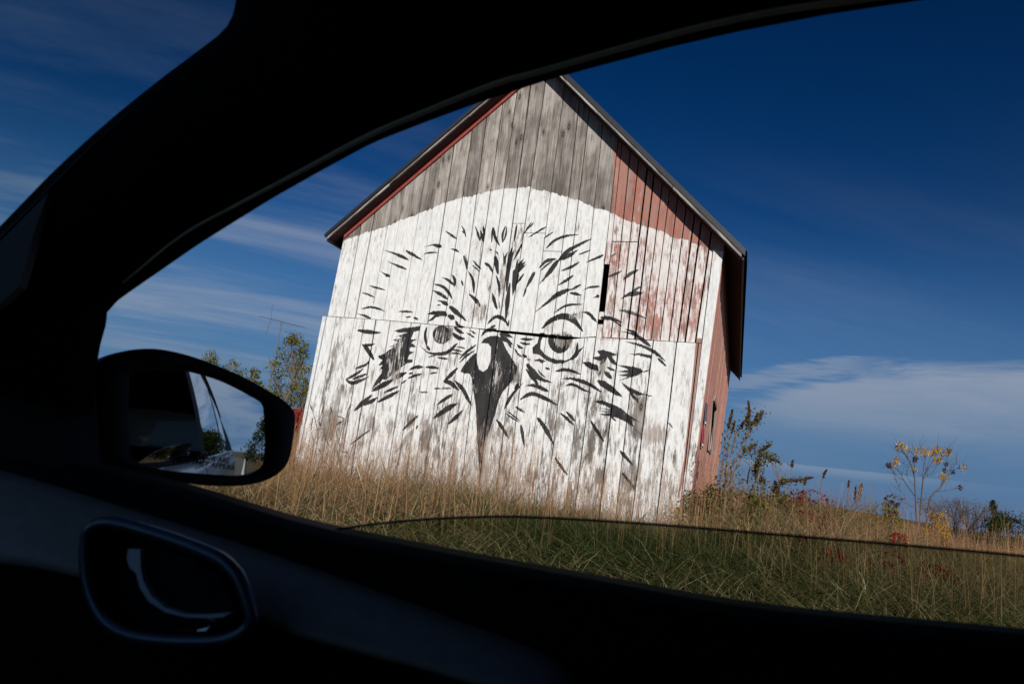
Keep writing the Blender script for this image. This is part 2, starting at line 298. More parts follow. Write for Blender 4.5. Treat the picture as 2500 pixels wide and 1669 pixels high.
STR = {
'c3': [((860,360),(980,400),(1100,455),28,.7), ((1068,365),(1140,405),(1228,457),26,.35), ((890,462),(980,505),(1080,545),22,.7), ((822,553),(870,590),(920,615),28,.8),
 ((720,698),(800,722),(875,742),16,.5), ((650,767),(710,783),(775,815),14,.5), ((640,922),(750,905),(868,942),20,.5), ((605,965),(670,985),(735,1012),24,.7),
 ((1240,332),(1330,312),(1415,330),34,.8), ((1240,400),(1310,385),(1375,385),16,.5), ((1448,178),(1500,215),(1555,250),20,.6), ((998,948),(1070,945),(1140,953),18,.5),
 ((1065,1000),(1090,999),(1120,998),14,.5), ((1140,1003),(1165,1012),(1190,1025),22,.5), ((1415,620),(1470,645),(1535,700),24,.7), ((1340,682),(1440,720),(1515,828),28,.5),
 ((1320,742),(1400,780),(1470,830),32,.6), ((1365,840),(1430,860),(1475,890),36,.7), ((1365,885),(1385,885),(1405,885),10,.5), ((1275,1090),(1256,1170),(1272,1285),28,.5),
 ((1205,1270),(1280,1335),(1380,1352),(1480,1330),(1565,1248),38,.7), ((1272,1270),(1285,1295),(1305,1320),28,.5), ((1285,1380),(1320,1374),(1355,1370),10,.5), ((1370,1385),(1420,1392),(1475,1395),20,.5)],
'c4': [((135,1035),(165,1085),(230,1097),28,.4), ((122,1092),(170,1135),(218,1157),36,.4), ((105,1148),(160,1195),(228,1210),42,.5), ((235,1150),(280,1170),(318,1200),18,.6), ((275,1130),(300,1142),(330,1162),14,.6),
 ((-5,710),(50,740),(105,828),28,.5), ((0,788),(30,805),(55,830),26,.3), ((-5,850),(30,865),(60,885),36,.5), ((75,895),(150,960),(240,1040),46,.3), ((60,985),(95,1000),(125,1022),50,.5), ((-10,965),(20,965),(55,985),52,.5),
 ((5,620),(60,645),(118,690),24,.6), ((100,590),(128,650),(122,715),32,.6), ((190,650),(200,680),(208,702),18,.5), ((255,560),(300,650),(310,780),28,.55), ((295,455),(335,500),(378,545),18,.6), ((292,505),(330,535),(362,562),14,.5),
 ((212,412),(235,480),(245,552),30,.4), ((85,350),(130,358),(168,380),22,.6), ((410,480),(460,520),(495,585),28,.35), ((455,350),(470,358),(485,368),12,.5), ((520,372),(530,388),(542,405),10,.5), ((508,408),(525,500),(540,600),46,.4),
 ((520,600),(550,700),(552,805),26,.5), ((260,780),(320,830),(382,918),36,.5), ((485,770),(505,850),(530,930),32,.5), ((570,545),(572,600),(570,662),20,.5), ((672,338),(652,450),(635,560),(620,762),46,.4), ((692,362),(662,450),(648,545),24,.5),
 ((653,668),(632,830),(613,1032),44,.5), ((550,850),(552,885),(553,918),12,.5), ((770,290),(735,370),(688,458),22,.5), ((790,585),(750,640),(722,682),22,.5),
 ((320,130),(345,200),(368,276),22,.6), ((370,276),(376,215),(372,165),12,.5), ((370,165),(385,220),(402,285),30,.6), ((398,135),(406,185),(404,240),26,.4), ((490,135),(482,210),(478,292),18,.4), ((492,138),(512,240),(557,322),28,.45),
 ((612,130),(585,200),(580,292),22,.5), ((622,132),(612,220),(582,290),16,.5), ((720,112),(706,200),(690,286),20,.5), ((862,95),(820,155),(783,212),16,.5), ((880,100),(855,130),(828,158),12,.5), ((1000,140),(910,192),(828,242),20,.4),
 ((190,130),(215,170),(234,238),16,.5), ((195,180),(210,192),(226,206),12,.5), ((36,178),(90,215),(147,256),22,.6), ((1075,185),(1025,215),(978,250),14,.6), ((998,346),(1080,270),(1180,230),(1312,212),28,.4),
 ((1110,470),(1200,375),(1300,315),(1437,248),40,.35), ((1305,355),(1230,405),(1140,455),46,.6), ((928,695),(1020,585),(1120,450),52,.7), ((930,535),(1000,468),(1100,445),36,.55), ((942,562),(1000,510),(1062,468),18,.5), ((893,565),(845,655),(808,725),36,.4),
 ((810,718),(797,765),(780,812),18,.4), ((1427,358),(1370,380),(1303,406),14,.5), ((1547,408),(1470,440),(1378,480),26,.25), ((1317,473),(1230,525),(1138,562),30,.45), ((1262,598),(1190,650),(1108,698),28,.45), ((1337,688),(1285,712),(1230,742),24,.5),
 ((888,957),(1000,870),(1110,785),(1240,728),48,.7), ((1222,768),(1280,778),(1337,793),30,.4), ((1347,878),(1200,888),(1073,957),24,.5), ((1343,747),(1420,715),(1513,706),24,.7), ((1440,822),(1475,805),(1508,795),34,.8),
 ((955,1112),(1050,1030),(1160,992),(1260,1030),(1352,1140),64,.5), ((1103,980),(1135,985),(1170,992),22,.6), ((1225,990),(1260,978),(1292,972),16,.5), ((1250,1000),(1270,1000),(1285,998),10,.5), ((1330,955),(1400,962),(1482,1048),32,.6),
 ((1230,1412),(1285,1350),(1300,1238),40,.35), ((1355,1282),(1300,1340),(1232,1412),36,.6), ((1165,1428),(1205,1412),(1252,1390),18,.5), ((437,1068),(500,1005),(560,1000),(610,1040),(637,1092),36,.5), ((645,1025),(640,1055),(640,1087),14,.5),
 ((378,1188),(430,1130),(527,1115),42,.6), ((463,1107),(490,1090),(517,1078),26,.5), ((553,1165),(610,1165),(682,1197),42,.35), ((558,1188),(625,1222),(682,1267),46,.35), ((632,1235),(652,1265),(668,1297),24,.5),
 ((755,1208),(820,1214),(877,1210),26,.5), ((748,1245),(800,1255),(852,1260),24,.5), ((723,1260),(750,1290),(787,1300),24,.5), ((700,1300),(730,1350),(777,1386),18,.5), ((772,1358),(795,1372),(820,1386),30,.5), ((815,1400),(835,1405),(852,1408),9,.5),
 ((883,1412),(940,1413),(997,1425),24,.5), ((930,1420),(950,1428),(972,1440),14,.5)],
'c7': [((988,545),(1010,550),(1037,562),24,.5), ((1085,577),(1180,560),(1270,583),(1332,606),34,.45), ((813,503),(870,575),(940,645),(1052,682),52,.35), ((806,548),(850,610),(895,665),(935,725),38,.5), ((798,717),(860,708),(930,725),(1027,772),40,.6),
 ((920,560),(950,600),(997,637),14,.5), ((748,847),(830,798),(900,795),(1000,840),(1110,900),42,.45), ((1148,647),(1250,648),(1400,695),(1537,782),38,.55), ((1183,712),(1260,703),(1340,745),(1432,780),28,.4), ((782,678),(740,730),(690,785),(645,850),(598,942),34,.65),
 ((745,690),(725,715),(700,748),32,.5), ((708,910),(750,940),(799,970),22,.4), ((628,953),(690,1000),(750,1050),13,.5), ((613,970),(670,1015),(742,1060),14,.5), ((525,1033),(580,1110),(650,1222),32,.4), ((758,1083),(775,1180),(793,1302),32,.35),
 ((913,1013),(985,1110),(1078,1282),44,.4), ((1083,1398),(1140,1480),(1207,1567),30,.4), ((1133,973),(1190,1020),(1268,1092),30,.5), ((1188,958),(1230,1000),(1278,1057),30,.5), ((1420,1038),(1480,1130),(1554,1252),28,.5),
 ((337,323),(250,385),(168,463),28,.5), ((322,378),(240,430),(173,497),22,.5), ((162,538),(90,610),(18,682),38,.5), ((18,668),(90,690),(172,762),44,.35), ((128,663),(200,740),(245,820),(287,902),40,.45), ((-5,740),(45,738),(97,741),13,.5),
 ((112,793),(50,830),(-45,897),34,.45), ((157,883),(80,920),(-82,1026),54,.45), ((207,946),(150,1005),(63,1082),38,.5), ((70,415),(130,403),(202,420),16,.5), ((110,373),(155,378),(202,388),18,.5), ((150,345),(190,348),(232,362),12,.5), ((-5,455),(30,456),(67,456),16,.5),
 ((-70,741),(-40,740),(-5,740),14,.5), ((-210,775),(-170,776),(-120,778),12,.5)],
'c6': [((608,185),(720,202),(837,210),38,.45), ((653,318),(700,360),(772,472),40,.5), ((782,313),(715,328),(657,327),28,.6), ((722,473),(690,515),(588,552),26,.5), ((672,548),(610,595),(497,657),28,.5), ((702,600),(640,625),(560,652),28,.5), ((722,628),(640,665),(560,685),(500,657),38,.6),
 ((743,768),(835,718),(965,648),50,.5), ((955,645),(1020,612),(1085,588),44,.4), ((1098,568),(1150,540),(1237,535),34,.6), ((1258,535),(1320,540),(1392,548),30,.5), ((1033,692),(1055,675),(1080,660),16,.5), ((1088,645),(1150,620),(1227,600),24,.5), ((1300,602),(1340,592),(1375,590),16,.5), ((1098,602),(1120,594),(1142,588),16,.5),
 ((858,782),(920,755),(1007,716),24,.5), ((798,872),(900,820),(1012,760),36,.5), ((578,957),(650,888),(755,798),44,.5), ((802,828),(730,870),(640,895),40,.5), ((1192,993),(1120,1060),(1038,1142),30,.5), ((738,1128),(640,1200),(538,1282),16,.5), ((472,1053),(440,1070),(408,1087),16,.5),
 ((1185,1085),(1178,1108),(1172,1130),16,.5)],
'c8': [((525,272),(600,285),(680,310),(750,360),(822,422),40,.7), ((578,253),(640,270),(702,312),28,.6), ((338,143),(430,148),(552,188),42,.3), ((458,172),(500,195),(542,227),14,.5), ((578,373),(700,400),(830,455),(900,508),(962,560),34,.6), ((888,533),(930,570),(972,610),26,.4),
 ((403,613),(440,632),(482,652),26,.5), ((378,655),(415,690),(452,727),46,.5), ((430,525),(462,560),(492,600),36,.5), ((748,660),(775,655),(803,648),13,.5), ((768,878),(800,885),(837,894),10,.4), ((438,1083),(465,1105),(492,1132),18,.5), ((245,1118),(300,1210),(377,1332),32,.45), ((528,1408),(590,1480),(652,1552),34,.35), ((988,1140),(1010,1165),(1032,1197),10,.5)],
'r5': [((375,793),(425,855),(482,933),22,.3)],
}
FAINT = {'c5': [((340,515),(400,490),(457,463),20,.5,.8), ((463,532),(520,490),(587,453),28,.5,.85), ((443,687),(520,650),(622,643),38,.6,.85), ((518,650),(575,605),(612,588),22,.5,.8), ((358,355),(385,340),(412,323),14,.5,.7)],
 'c8': [((513,68),(600,85),(700,120),(792,157),28,.4,.75), ((648,1175),(690,1222),(742,1267),16,.5,.45), ((640,1100),(690,1128),(742,1150),12,.5,.4)],
 'c6': [((1150,1128),(1050,1260),(958,1367),34,.3,.5), ((1150,1125),(1090,1190),(1010,1290),30,.4,.45)]}
for c, L in STR.items():
    for q in L: S(c, q[:-2], q[-2] * 0.88, q[-1])
for c, L in FAINT.items():
    for q in L: S(c, q[:-3], q[-3], q[-2], q[-1])
POLY = [
('c3', [(1275,970),(1330,942),(1420,938),(1445,965),(1445,985),(1360,1000),(1330,1030),(1275,1045),(1310,1010),(1345,978),(1290,974)], 0),
('c4', [(586,368),(600,420),(634,370),(617,440),(611,517),(590,517)], 0),
('c4', [(680,560),(700,540),(715,480),(742,418),(728,490),(792,438),(768,490),(808,462),(783,510),(817,488),(770,550),(738,580),(742,600),(727,680),(678,803),(670,700)], 0),
('c4', [(940,1150),(992,1150),(950,1230),(945,1300),(985,1350),(1040,1388),(1110,1408),(1178,1408),(1175,1442),(1080,1448),(1000,1412),(930,1358),(872,1350),(868,1290),(915,1250)], 0),
('c4', [(1045,1160),(1018,1220),(1038,1290),(1090,1337),(1140,1347),(1202,1312),(1237,1240),(1237,1170)], 1),
('c7', [(378,308),(410,265),(470,240),(542,237),(587,290),(622,370),(692,480),(727,540),(722,580),(692,650),(642,710),(582,780),(547,860),(512,990),(472,1110),(432,1240),(402,1380),(380,1560),(363,1560),(350,1350),(340,1150),(330,950),(320,850),(300,740),(290,640),(272,598),(215,600),(182,575),(220,510),(290,430),(332,402),(345,500),(360,560),(400,580),(440,550),(470,480),(475,350),(450,315),(410,308)], 0),
('c6', [(958,192),(1040,165),(1135,155),(1207,143),(1207,187),(1150,200),(1135,235),(1120,270),(1187,270),(1125,300),(1172,345),(1110,350),(1110,385),(1157,390),(1105,420),(1090,460),(1142,467),(1132,492),(1080,500),(1055,520),(960,590),(880,655),(850,655),(830,680),(743,752),(790,660),(835,600),(850,550),(813,570),(850,520),(808,522),(850,470),(815,450),(808,430),(870,405),(900,380),(960,340),(908,347),(1000,300),(943,277),(1030,260),(1000,235),(1090,207),(998,207)], 0),
('c8', [(310,460),(370,450),(440,470),(512,500),(450,510),(482,560),(497,602),(440,570),(410,520),(390,560),(340,600),(350,560),(300,550),(263,525),(340,508)], 0),
('c8', [(168,568),(230,563),(320,600),(328,657),(250,637),(200,602)], 0),
('c8', [(498,595),(620,605),(722,625),(752,655),(702,695),(620,717),(508,750),(600,707),(508,692),(610,672),(498,657),(610,640)], 0),
('c8', [(610,488),(740,484),(638,453),(760,490),(837,503),(822,537),(740,512)], 0),
('c8', [(308,738),(370,743),(450,790),(502,840),(552,902),(470,872),(400,832),(340,792)], 1),
('c8', [(538,753),(620,808),(690,838),(772,880),(690,887),(650,862),(700,918),(714,970),(640,902),(618,855),(570,802)], 0),
('c8', [(283,938),(360,930),(450,963),(540,1008),(610,1068),(722,1142),(640,1112),(662,1192),(590,1142),(500,1097),(440,1087),(318,1062),(440,1052),(318,1032),(440,1032),(328,1005),(440,1015),(400,985),(330,965)], 0),
]
for c, q, sm in POLY: P(c, q, smooth=bool(sm))
q = mpix('c3', [(1412 + 84 * math.cos(a), 1168 + 89 * math.sin(a)) for a in np.linspace(0, 2 * math.pi, 40)[:-1]]); fill(q, 0)
# nostril stays white
# white ground coat: everything below the brushed arc
ARC = [('c1', [(120,1330),(200,1290),(320,1240),(415,1215),(505,1190),(610,1140),(700,1115),(740,1090),(830,1060),(940,1010),(1060,980),(1190,950),(1290,925),(1360,910),(1470,905),(1555,898)]),
       ('c2', [(0,850),(130,870),(240,905),(330,930),(430,980),(520,1000),(580,1030),(630,1060),(740,1090),(800,1110),(900,1135),(960,1180),(1040,1190),(1090,1210),(1150,1240),(1200,1250),(1250,1265),(1330,1290)])]
arc = np.vstack([mpix(c, q) for c, q in ARC])
arc = resample(arc, 260); arc[:, 1] += RNG.normal(0, 2.2, 260) + 2.5 * np.sin(np.arange(260) * .83) * RNG.uniform(0, 1, 260)
fill(np.vstack([arc, [[MN - 2, arc[-1, 1]], [MN - 2, 0], [1, 0], [1, arc[0, 1]]]]), 1)
# a strip of bare brown board beside the corner, and bare patches
P('c8', [(1256,338),(1312,338),(1262,720),(1230,985),(1195,1320),(1180,1480),(1130,1700),(1090,1860),(1075,1860),(1140,1480),(1192,1000)], 1, 0.96, 'sub')
# red painted section on the right of the upper wall
P('s', [(1500,355),(1495,520),(1473,640),(1458,832),(1702,834),(1716,760),(1745,640),(1790,600),(1700,480),(1550,330)], 2)
P('c8', [(1256,330),(1318,330),(1262,720),(1230,985),(1195,1320),(1180,1480),(1130,1700),(1090,1860),(1075,1860),(1140,1480),(1192,1000)], 2, 0.8)
# extra wear
def W_(c, pts, v): P(c, pts, 3, v, smooth=True)
W_('c4', [(355,540),(400,560),(450,640),(470,720),(430,800),(425,1040),(300,1050),(310,900),(390,880),(420,760),(380,640)], .9)
W_('c4', [(160,370),(240,380),(230,470),(170,480)], .6); W_('c4', [(470,300),(510,310),(520,420),(480,440)], .6); W_('c4', [(560,560),(620,480),(600,700),(560,900),(545,900)], .9)
W_('c4', [(1060,1150),(1160,1150),(1230,1160),(1240,1260),(1170,1300),(1080,1260)], 1.0); W_('c4', [(1180,960),(1290,960),(1290,1010),(1200,1010)], .8); W_('c3', [(1440,1090),(1495,1100),(1500,1210),(1440,1240)], 1.0)
W_('c3', [(1340,1090),(1480,1090),(1490,1240),(1350,1240)], .55); W_('c7', [(420,420),(540,420),(560,700),(430,760)], .35)
W_('c6', [(950,260),(1060,230),(1060,420),(1010,620),(870,640),(900,420)], .5); W_('c6', [(940,640),(1010,590),(1010,660),(950,690)], .7)
W_('c7', [(500,620),(560,440),(580,560),(530,780),(500,860)], .45); W_('c7', [(330,560),(360,620),(340,820),(310,700)], .6); W_('c7', [(690,480),(735,520),(735,640),(680,660)], .8); W_('c7', [(340,1100),(470,1100),(400,1560),(350,1560)], .5)
W_('c8', [(330,540),(420,510),(430,640),(390,700),(330,690)], .6); W_('c8', [(680,900),(790,880),(740,1270),(640,1190)], .55); W_('c8', [(780,1190),(990,1180),(970,1300),(760,1310)], .6); W_('c8', [(820,560),(920,560),(850,760),(800,700)], .4)
W_('d', [(430,480),(560,480),(520,780),(400,760)], .45); W_('d', [(640,180),(760,190),(740,300),(620,270)], .5); W_('d', [(1380,500),(1470,520),(1440,640),(1350,620)], .55); W_('d', [(1130,560),(1230,560),(1210,700),(1120,690)], .5)
W_('d', [(1530,700),(1640,690),(1600,880),(1500,880)], .5); W_('d', [(900,500),(1010,500),(990,640),(880,640)], .35); W_('e', [(930,560),(1020,560),(990,880),(910,880)], .55); W_('e', [(1060,650),(1130,650),(1100,900),(1040,900)], .6); W_('e', [(650,500),(820,520),(800,600),(650,590)], .5)
W_('e', [(1140,1020),(1240,1020),(1210,1160),(1130,1160)], .7); W_('e', [(1560,350),(1640,340),(1600,640),(1510,620)], .55); W_('e', [(1450,1000),(1550,980),(1540,1200),(1440,1200)], .55)
W_('c6', [(380,340),(430,350),(400,520),(330,720),(310,680)], .5); W_('c5', [(480,930),(1050,940),(1130,640),(1140,560),(700,560),(560,700)], .26)
W_('c5', [(690,820),(770,820),(740,990),(680,990)], .75); W_('c5', [(320,250),(700,230),(640,420),(330,420)], .28)
def blur(a, r):
    for ax in (0, 1):
        c = np.cumsum(np.pad(a, [(r + 1, r) if k == ax else (0, 0) for k in (0, 1)], mode='edge'), axis=ax, dtype=np.float64)
        n_ = a.shape[ax]; a = ((np.take(c, np.arange(n_) + 2 * r + 1, ax) - np.take(c, np.arange(n_), ax)) / (2 * r + 1)).astype(np.float32)
    return a
mask[:, :, 3] = blur(blur(mask[:, :, 3], 12), 9)
img = bpy.data.images.new('mural_paint', MN, MN, alpha=True, float_buffer=False); img.colorspace_settings.name = 'Non-Color'; img.alpha_mode = 'CHANNEL_PACKED'
img.pixels.foreach_set(np.clip(mask, 0, 1).ravel()); img.update(); img.pack()

def board_material(name, painted=True, tint=(1, 1, 1), red=None):
    m, nt, o = MATN(name)
    uv = NODE(nt, 'ShaderNodeUVMap', uv_map='UVMap'); s = NODE(nt, 'ShaderNodeSeparateXYZ', {0: uv.outputs[0]})
    u, z = MATH(nt, 'MULTIPLY', s.outputs[0], MSZ), MATH(nt, 'MULTIPLY', s.outputs[1], MSZ)
    oi = NODE(nt, 'ShaderNodeObjectInfo'); r = oi.outputs['Random']; r37 = MATH(nt, 'MULTIPLY', r, 37.0)
    r2 = MATH(nt, 'FRACT', MATH(nt, 'MULTIPLY', r, 7.31))
    def vec(a, b, off=0.0): return XYZ(nt, MATH(nt, 'MULTIPLY', u, a), MATH(nt, 'MULTIPLY', z, b), MATH(nt, 'ADD', r37, off))
    warp = NOISE(nt, vec(3, 1.2, 5), 1, 2); wu = MATH(nt, 'ADD', u, MATH(nt, 'MULTIPLY', warp, 0.12))
    g1 = NOISE(nt, XYZ(nt, MATH(nt, 'MULTIPLY', wu, 42), MATH(nt, 'MULTIPLY', z, 1.3), r37), 1, 7, 0.68)
    g2 = NOISE(nt, vec(7, 0.8, 3), 1, 4, 0.6)
    g = MATH(nt, 'ADD', MATH(nt, 'MULTIPLY', g1, 0.62), MATH(nt, 'MULTIPLY', g2, 0.38))
    wood = RAMP(nt, g, [(0.33, (.05 * tint[0], .044 * tint[1], .039 * tint[2])), (0.44, (.17 * tint[0], .152 * tint[1], .138 * tint[2])), (0.53, (.285 * tint[0], .262 * tint[1], .242 * tint[2])), (0.66, (.47 * tint[0], .445 * tint[1], .42 * tint[2]))])
    kn = NODE(nt, 'ShaderNodeTexVoronoi', {'Vector': XYZ(nt, MATH(nt, 'MULTIPLY', u, 5.2), MATH(nt, 'MULTIPLY', z, 2.1), MATH(nt, 'MULTIPLY', r, 3.0)), 'Scale': 1.0}).outputs['Distance']
    blo = NOISE(nt, vec(2.6, 1.6, 31), 1, 4, 0.6); wood = MIX(nt, MAPR(nt, blo, .45, .68, 0, .6), wood, (.10, .092, .084)); wood = MIX(nt, MAPR(nt, blo, .5, .3, 0, .45), wood, (.49, .47, .445))
    wood = MIX(nt, MAPR(nt, kn, 0.30, 0.10, 0, 0.55), wood, (.10, .085, .072)); wood = MIX(nt, MAPR(nt, kn, 0.16, 0.07, 0, 0.9), wood, (.03, .024, .018))
    wood = MIX(nt, MAPR(nt, kn, 0.07, 0.035, 0, 0.5), wood, (.36, .27, .13))
    br = NODE(nt, 'ShaderNodeVectorMath', {0: wood}, operation='SCALE'); nt.links.new(MAPR(nt, r2, 0, 1, 0.72, 1.25, False), br.inputs['Scale']); base = br.outputs[0]
    fine = NOISE(nt, vec(62, 4.2, 1), 1, 7, 0.75); patch = NOISE(nt, vec(5.0, 1.5, 8), 1, 4, 0.6); blot = NOISE(nt, vec(24, 5.0, 4), 1, 6, 0.7)
    redc = MIX(nt, MAPR(nt, patch, 0.35, 0.65), (.39, .11, .075), (.35, .18, .145))
    redc = MIX(nt, MAPR(nt, fine, 0.5, 0.75), redc, (.46, .27, .23))
    if painted:
        fr = NOISE(nt, vec(85, 7, 15), 1, 3, 0.6); uvf = XYZ(nt, s.outputs[0], MATH(nt, 'ADD', s.outputs[1], MATH(nt, 'MULTIPLY', MATH(nt, 'SUBTRACT', fr, 0.5), 0.055 / MSZ)), 0.0)
        im = NODE(nt, 'ShaderNodeTexImage', {0: uvf}); im.image = img; im.extension = 'CLIP'; ch = NODE(nt, 'ShaderNodeSeparateColor', {0: im.outputs[0]})
        R, G, B, A = ch.outputs[0], ch.outputs[1], ch.outputs[2], im.outputs[1]
        base = MIX(nt, MATH(nt, 'MULTIPLY', B, MAPR(nt, MATH(nt, 'ADD', MATH(nt, 'MULTIPLY', fine, .6), MATH(nt, 'MULTIPLY', patch, .4)), 0.405, 0.515)), base, redc)
        w = MATH(nt, 'ADD', MATH(nt, 'ADD', MATH(nt, 'MULTIPLY', fine, 0.36), MATH(nt, 'MULTIPLY', patch, 0.32)), MATH(nt, 'MULTIPLY', blot, 0.32))
        lev = MATH(nt, 'ADD', MAPR(nt, z, 3.35 - MZ0, 1.2 - MZ0, 0.410, 0.474), MATH(nt, 'ADD', MATH(nt, 'MULTIPLY', A, 0.15), MATH(nt, 'MULTIPLY', B, 0.048)))
        lev = MATH(nt, 'ADD', lev, MAPR(nt, r, 0, 1, -0.022, 0.024, False))
        cov = MATH(nt, 'MULTIPLY', G, MAPR(nt, w, MATH(nt, 'SUBTRACT', lev, 0.045), MATH(nt, 'ADD', lev, 0.05)))
        white = MIX(nt, MAPR(nt, blot, 0.35, 0.6), (.60, .595, .58), (.765, .765, .755))
        white = MIX(nt, MATH(nt, 'MULTIPLY', B, MAPR(nt, patch, .4, .6, .1, .35)), white, (.62, .47, .43))
        base = MIX(nt, cov, base, white)
        f2 = NOISE(nt, vec(60, 4.0, 21), 1, 6, 0.7); wb = MATH(nt, 'ADD', MATH(nt, 'MULTIPLY', f2, 0.6), MATH(nt, 'MULTIPLY', blot, 0.4))
        lb = MATH(nt, 'ADD', MATH(nt, 'ADD', 0.352, MAPR(nt, r2, 0, 1, -.02, .035, False)), MATH(nt, 'MULTIPLY', A, 0.20))
        bc = MATH(nt, 'MULTIPLY', MAPR(nt, R, 0.15, 0.6), MAPR(nt, wb, MATH(nt, 'SUBTRACT', lb, 0.02), MATH(nt, 'ADD', lb, 0.035)))
        base = MIX(nt, MATH(nt, 'MULTIPLY', bc, MAPR(nt, R, 0.4, 0.95, 0.55, 0.985)), base, MIX(nt, MAPR(nt, patch, .4, .62), (.014, .013, .015), (.034, .031, .031)))
    elif red:
        redc = MIX(nt, MAPR(nt, blot, 0.35, 0.62), (.56, .205, .15), (.60, .35, .27))
        base = MIX(nt, MAPR(nt, MATH(nt, 'ADD', MATH(nt, 'MULTIPLY', fine, .6), MATH(nt, 'MULTIPLY', patch, .4)), red - .05, red + .06), base, redc)
    bp = NODE(nt, 'ShaderNodeBump', {'Height': g1, 'Strength': 0.35, 'Distance': 0.004})
    p = NODE(nt, 'ShaderNodeBsdfPrincipled', {'Base Color': base, 'Roughness': 0.85, 'Specular IOR Level': 0.2, 'Normal': bp.outputs[0]}); nt.links.new(p.outputs[0], o.inputs[0])
    return m
M_board = board_material('painted_barn_boards', True, (1.12, 1.085, 1.05)); M_side = board_material('faded_red_boards', False, (1.3, 1.15, 1.0), red=0.425); M_wood = board_material('weathered_wood', False)
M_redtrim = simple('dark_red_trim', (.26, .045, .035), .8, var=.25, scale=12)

# ------------------------------------------------------------------ the barn
OV, LEN = 0.30, 11.7
TL, AP, TR = (-0.11, 4.65), (3.50, 7.94), (6.98, 4.46)
SLL = (AP[1] - TL[1]) / (AP[0] - TL[0]); SLR = (AP[1] - TR[1]) / (TR[0] - AP[0])
def rake(u): return TL[1] + SLL * (u - TL[0]) if u < AP[0] else AP[1] - SLR * (u - AP[0])
barn = empty('barn', fpt(3.3, 0.2, -LEN / 2), label='weathered wooden barn with an owl face painted in black on its whitewashed gable', cat='barn')
def uvof(V): return [((v[0] - MU0) / MSZ, (v[1] - MZ0) / MSZ) for v in V]
def board(poly, n0, th=0.025, m=None, name='siding_board', parent=barn):
    V = [fpt(u, z, n0) for u, z in poly] + [fpt(u, z, n0 - th) for u, z in poly]; k = len(poly)
    F = [tuple(range(k)), tuple(range(k, 2 * k))[::-1]] + [(i, k + i, k + (i + 1) % k, (i + 1) % k) for i in range(k)]
    return mk(name, V, F, m or M_board, parent, uv=uvof(poly) * 2)
def clip_rake(poly, off=0.155):
    """cut a board (list of (u,z)) along the roof line"""
    for sgn, (p, sl) in ((1, (TL, SLL)), (-1, (TR, -SLR))):
        f = lambda q: q[1] - (p[1] + sl * (q[0] - p[0]) - off); out = []
        for a, b in zip(poly, poly[1:] + poly[:1]):
            fa, fb = f(a), f(b)
            if fa <= 0: out.append(a)
            if (fa <= 0) != (fb <= 0): t = fa / (fa - fb); out.append((a[0] + t * (b[0] - a[0]), a[1] + t * (b[1] - a[1])))
        poly = out
        if len(poly) < 3: return []
    return poly
# board joints of the upper wall traced as (x top, y top, x foot, y foot) on the photograph, then carried to the wall plane
UP = [(845, 565, 802, 775), (884, 548, 842, 775), (918, 520, 870, 778), (955, 520, 907, 781), (980, 520, 937, 783), (1024, 528, 981, 786), (1057, 520, 1013, 786), (1086, 520, 1046, 788),
      (1126, 520, 1087, 788), (1160, 520, 1125, 790), (1192, 520, 1154, 790), (1224, 520, 1187, 793), (1256, 520, 1220, 797), (1288, 520, 1248, 799), (1340, 520, 1303, 802), (1384, 520, 1350, 806), (1410, 520, 1375, 808), (1450, 520, 1419, 812), (1490, 520, 1457, 816)]
def joint(x0, y0, x1, y1, zt=None, zb=None):
    a, b = on_facade(x0, y0), on_facade(x1, y1); sl = (a[0] - b[0]) / (a[1] - b[1]); return a[0], a[1], sl
def at_z(j, z): return j[0] + j[2] * (z - j[1])
BRK = [(-0.3, 3.17), (1.0, 3.165), (2.2, 3.13), (2.95, 3.11), (4.7, 3.06), (4.75, 3.09), (6.9, 3.09)]
def brk(u): return float(np.interp(u, [b[0] for b in BRK], [b[1] for b in BRK]))
J = [joint(*q) for q in UP]
# narrower boards of the red section
RB_ = [(385, 100, 297, 955), (460, 100, 372, 955), (530, 100, 436, 955), (600, 100, 497, 955), (665, 100, 566, 955), (735, 100, 630, 955), (800, 100, 694, 955), (870, 100, 764, 955), (940, 150, 836, 960), (1005, 200, 902, 960), (1065, 250, 968, 965), (1145, 290, 1045, 975), (1205, 320, 1112, 980)]
JR = [joint(*src('c5', q[:2]), *src('c5', q[2:])) for q in RB_]
def strip(ja, jb, zb0, zt, gap, n0, m=None, cut=True):
    zl, zr = zb0(at_z(ja, 3.1)), zb0(at_z(jb, 3.1))
    poly = [(at_z(ja, zl) + gap, zl), (at_z(jb, zr) - gap, zr), (at_z(jb, zt) - gap, zt), (at_z(ja, zt) + gap, zt)]
    poly = clip_rake(poly) if cut else poly
    if len(poly) >= 3: board(poly, n0, m=m)
def seam(ja, jb, zs, n0, zb0, gap=.004, hole=0.012):
    """a board pieced from two lengths with an open butt joint at zs"""
    strip(ja, jb, lambda u: zs + hole / 2, 9, gap, n0)
    zl, zr = zb0(at_z(ja, 3.1)), zb0(at_z(jb, 3.1))
    board([(at_z(ja, zl) + gap, zl), (at_z(jb, zr) - gap, zr), (at_z(jb, zs) - gap, zs - hole / 2), (at_z(ja, zs) + gap, zs - hole / 2)], n0 + .003)
SE = {12: on_facade(1238, 547)[1], 13: on_facade(1305, 571)[1], 14: on_facade(1349, 615)[1]}
for i in range(len(J) - 1):
    g = 0.0055 + 0.004 * random.random() + (0.007 if i in (1, 7, 12) else 0); n0 = 0.035 + random.uniform(-.005, .005) + (.006 if i < 2 else 0)
    if i in SE: seam(J[i], J[i + 1], SE[i], n0, brk, g)
    else: strip(J[i], J[i + 1], brk, 9, g, n0)
rs = on_facade(*src('c5', (420, 228)))[1]
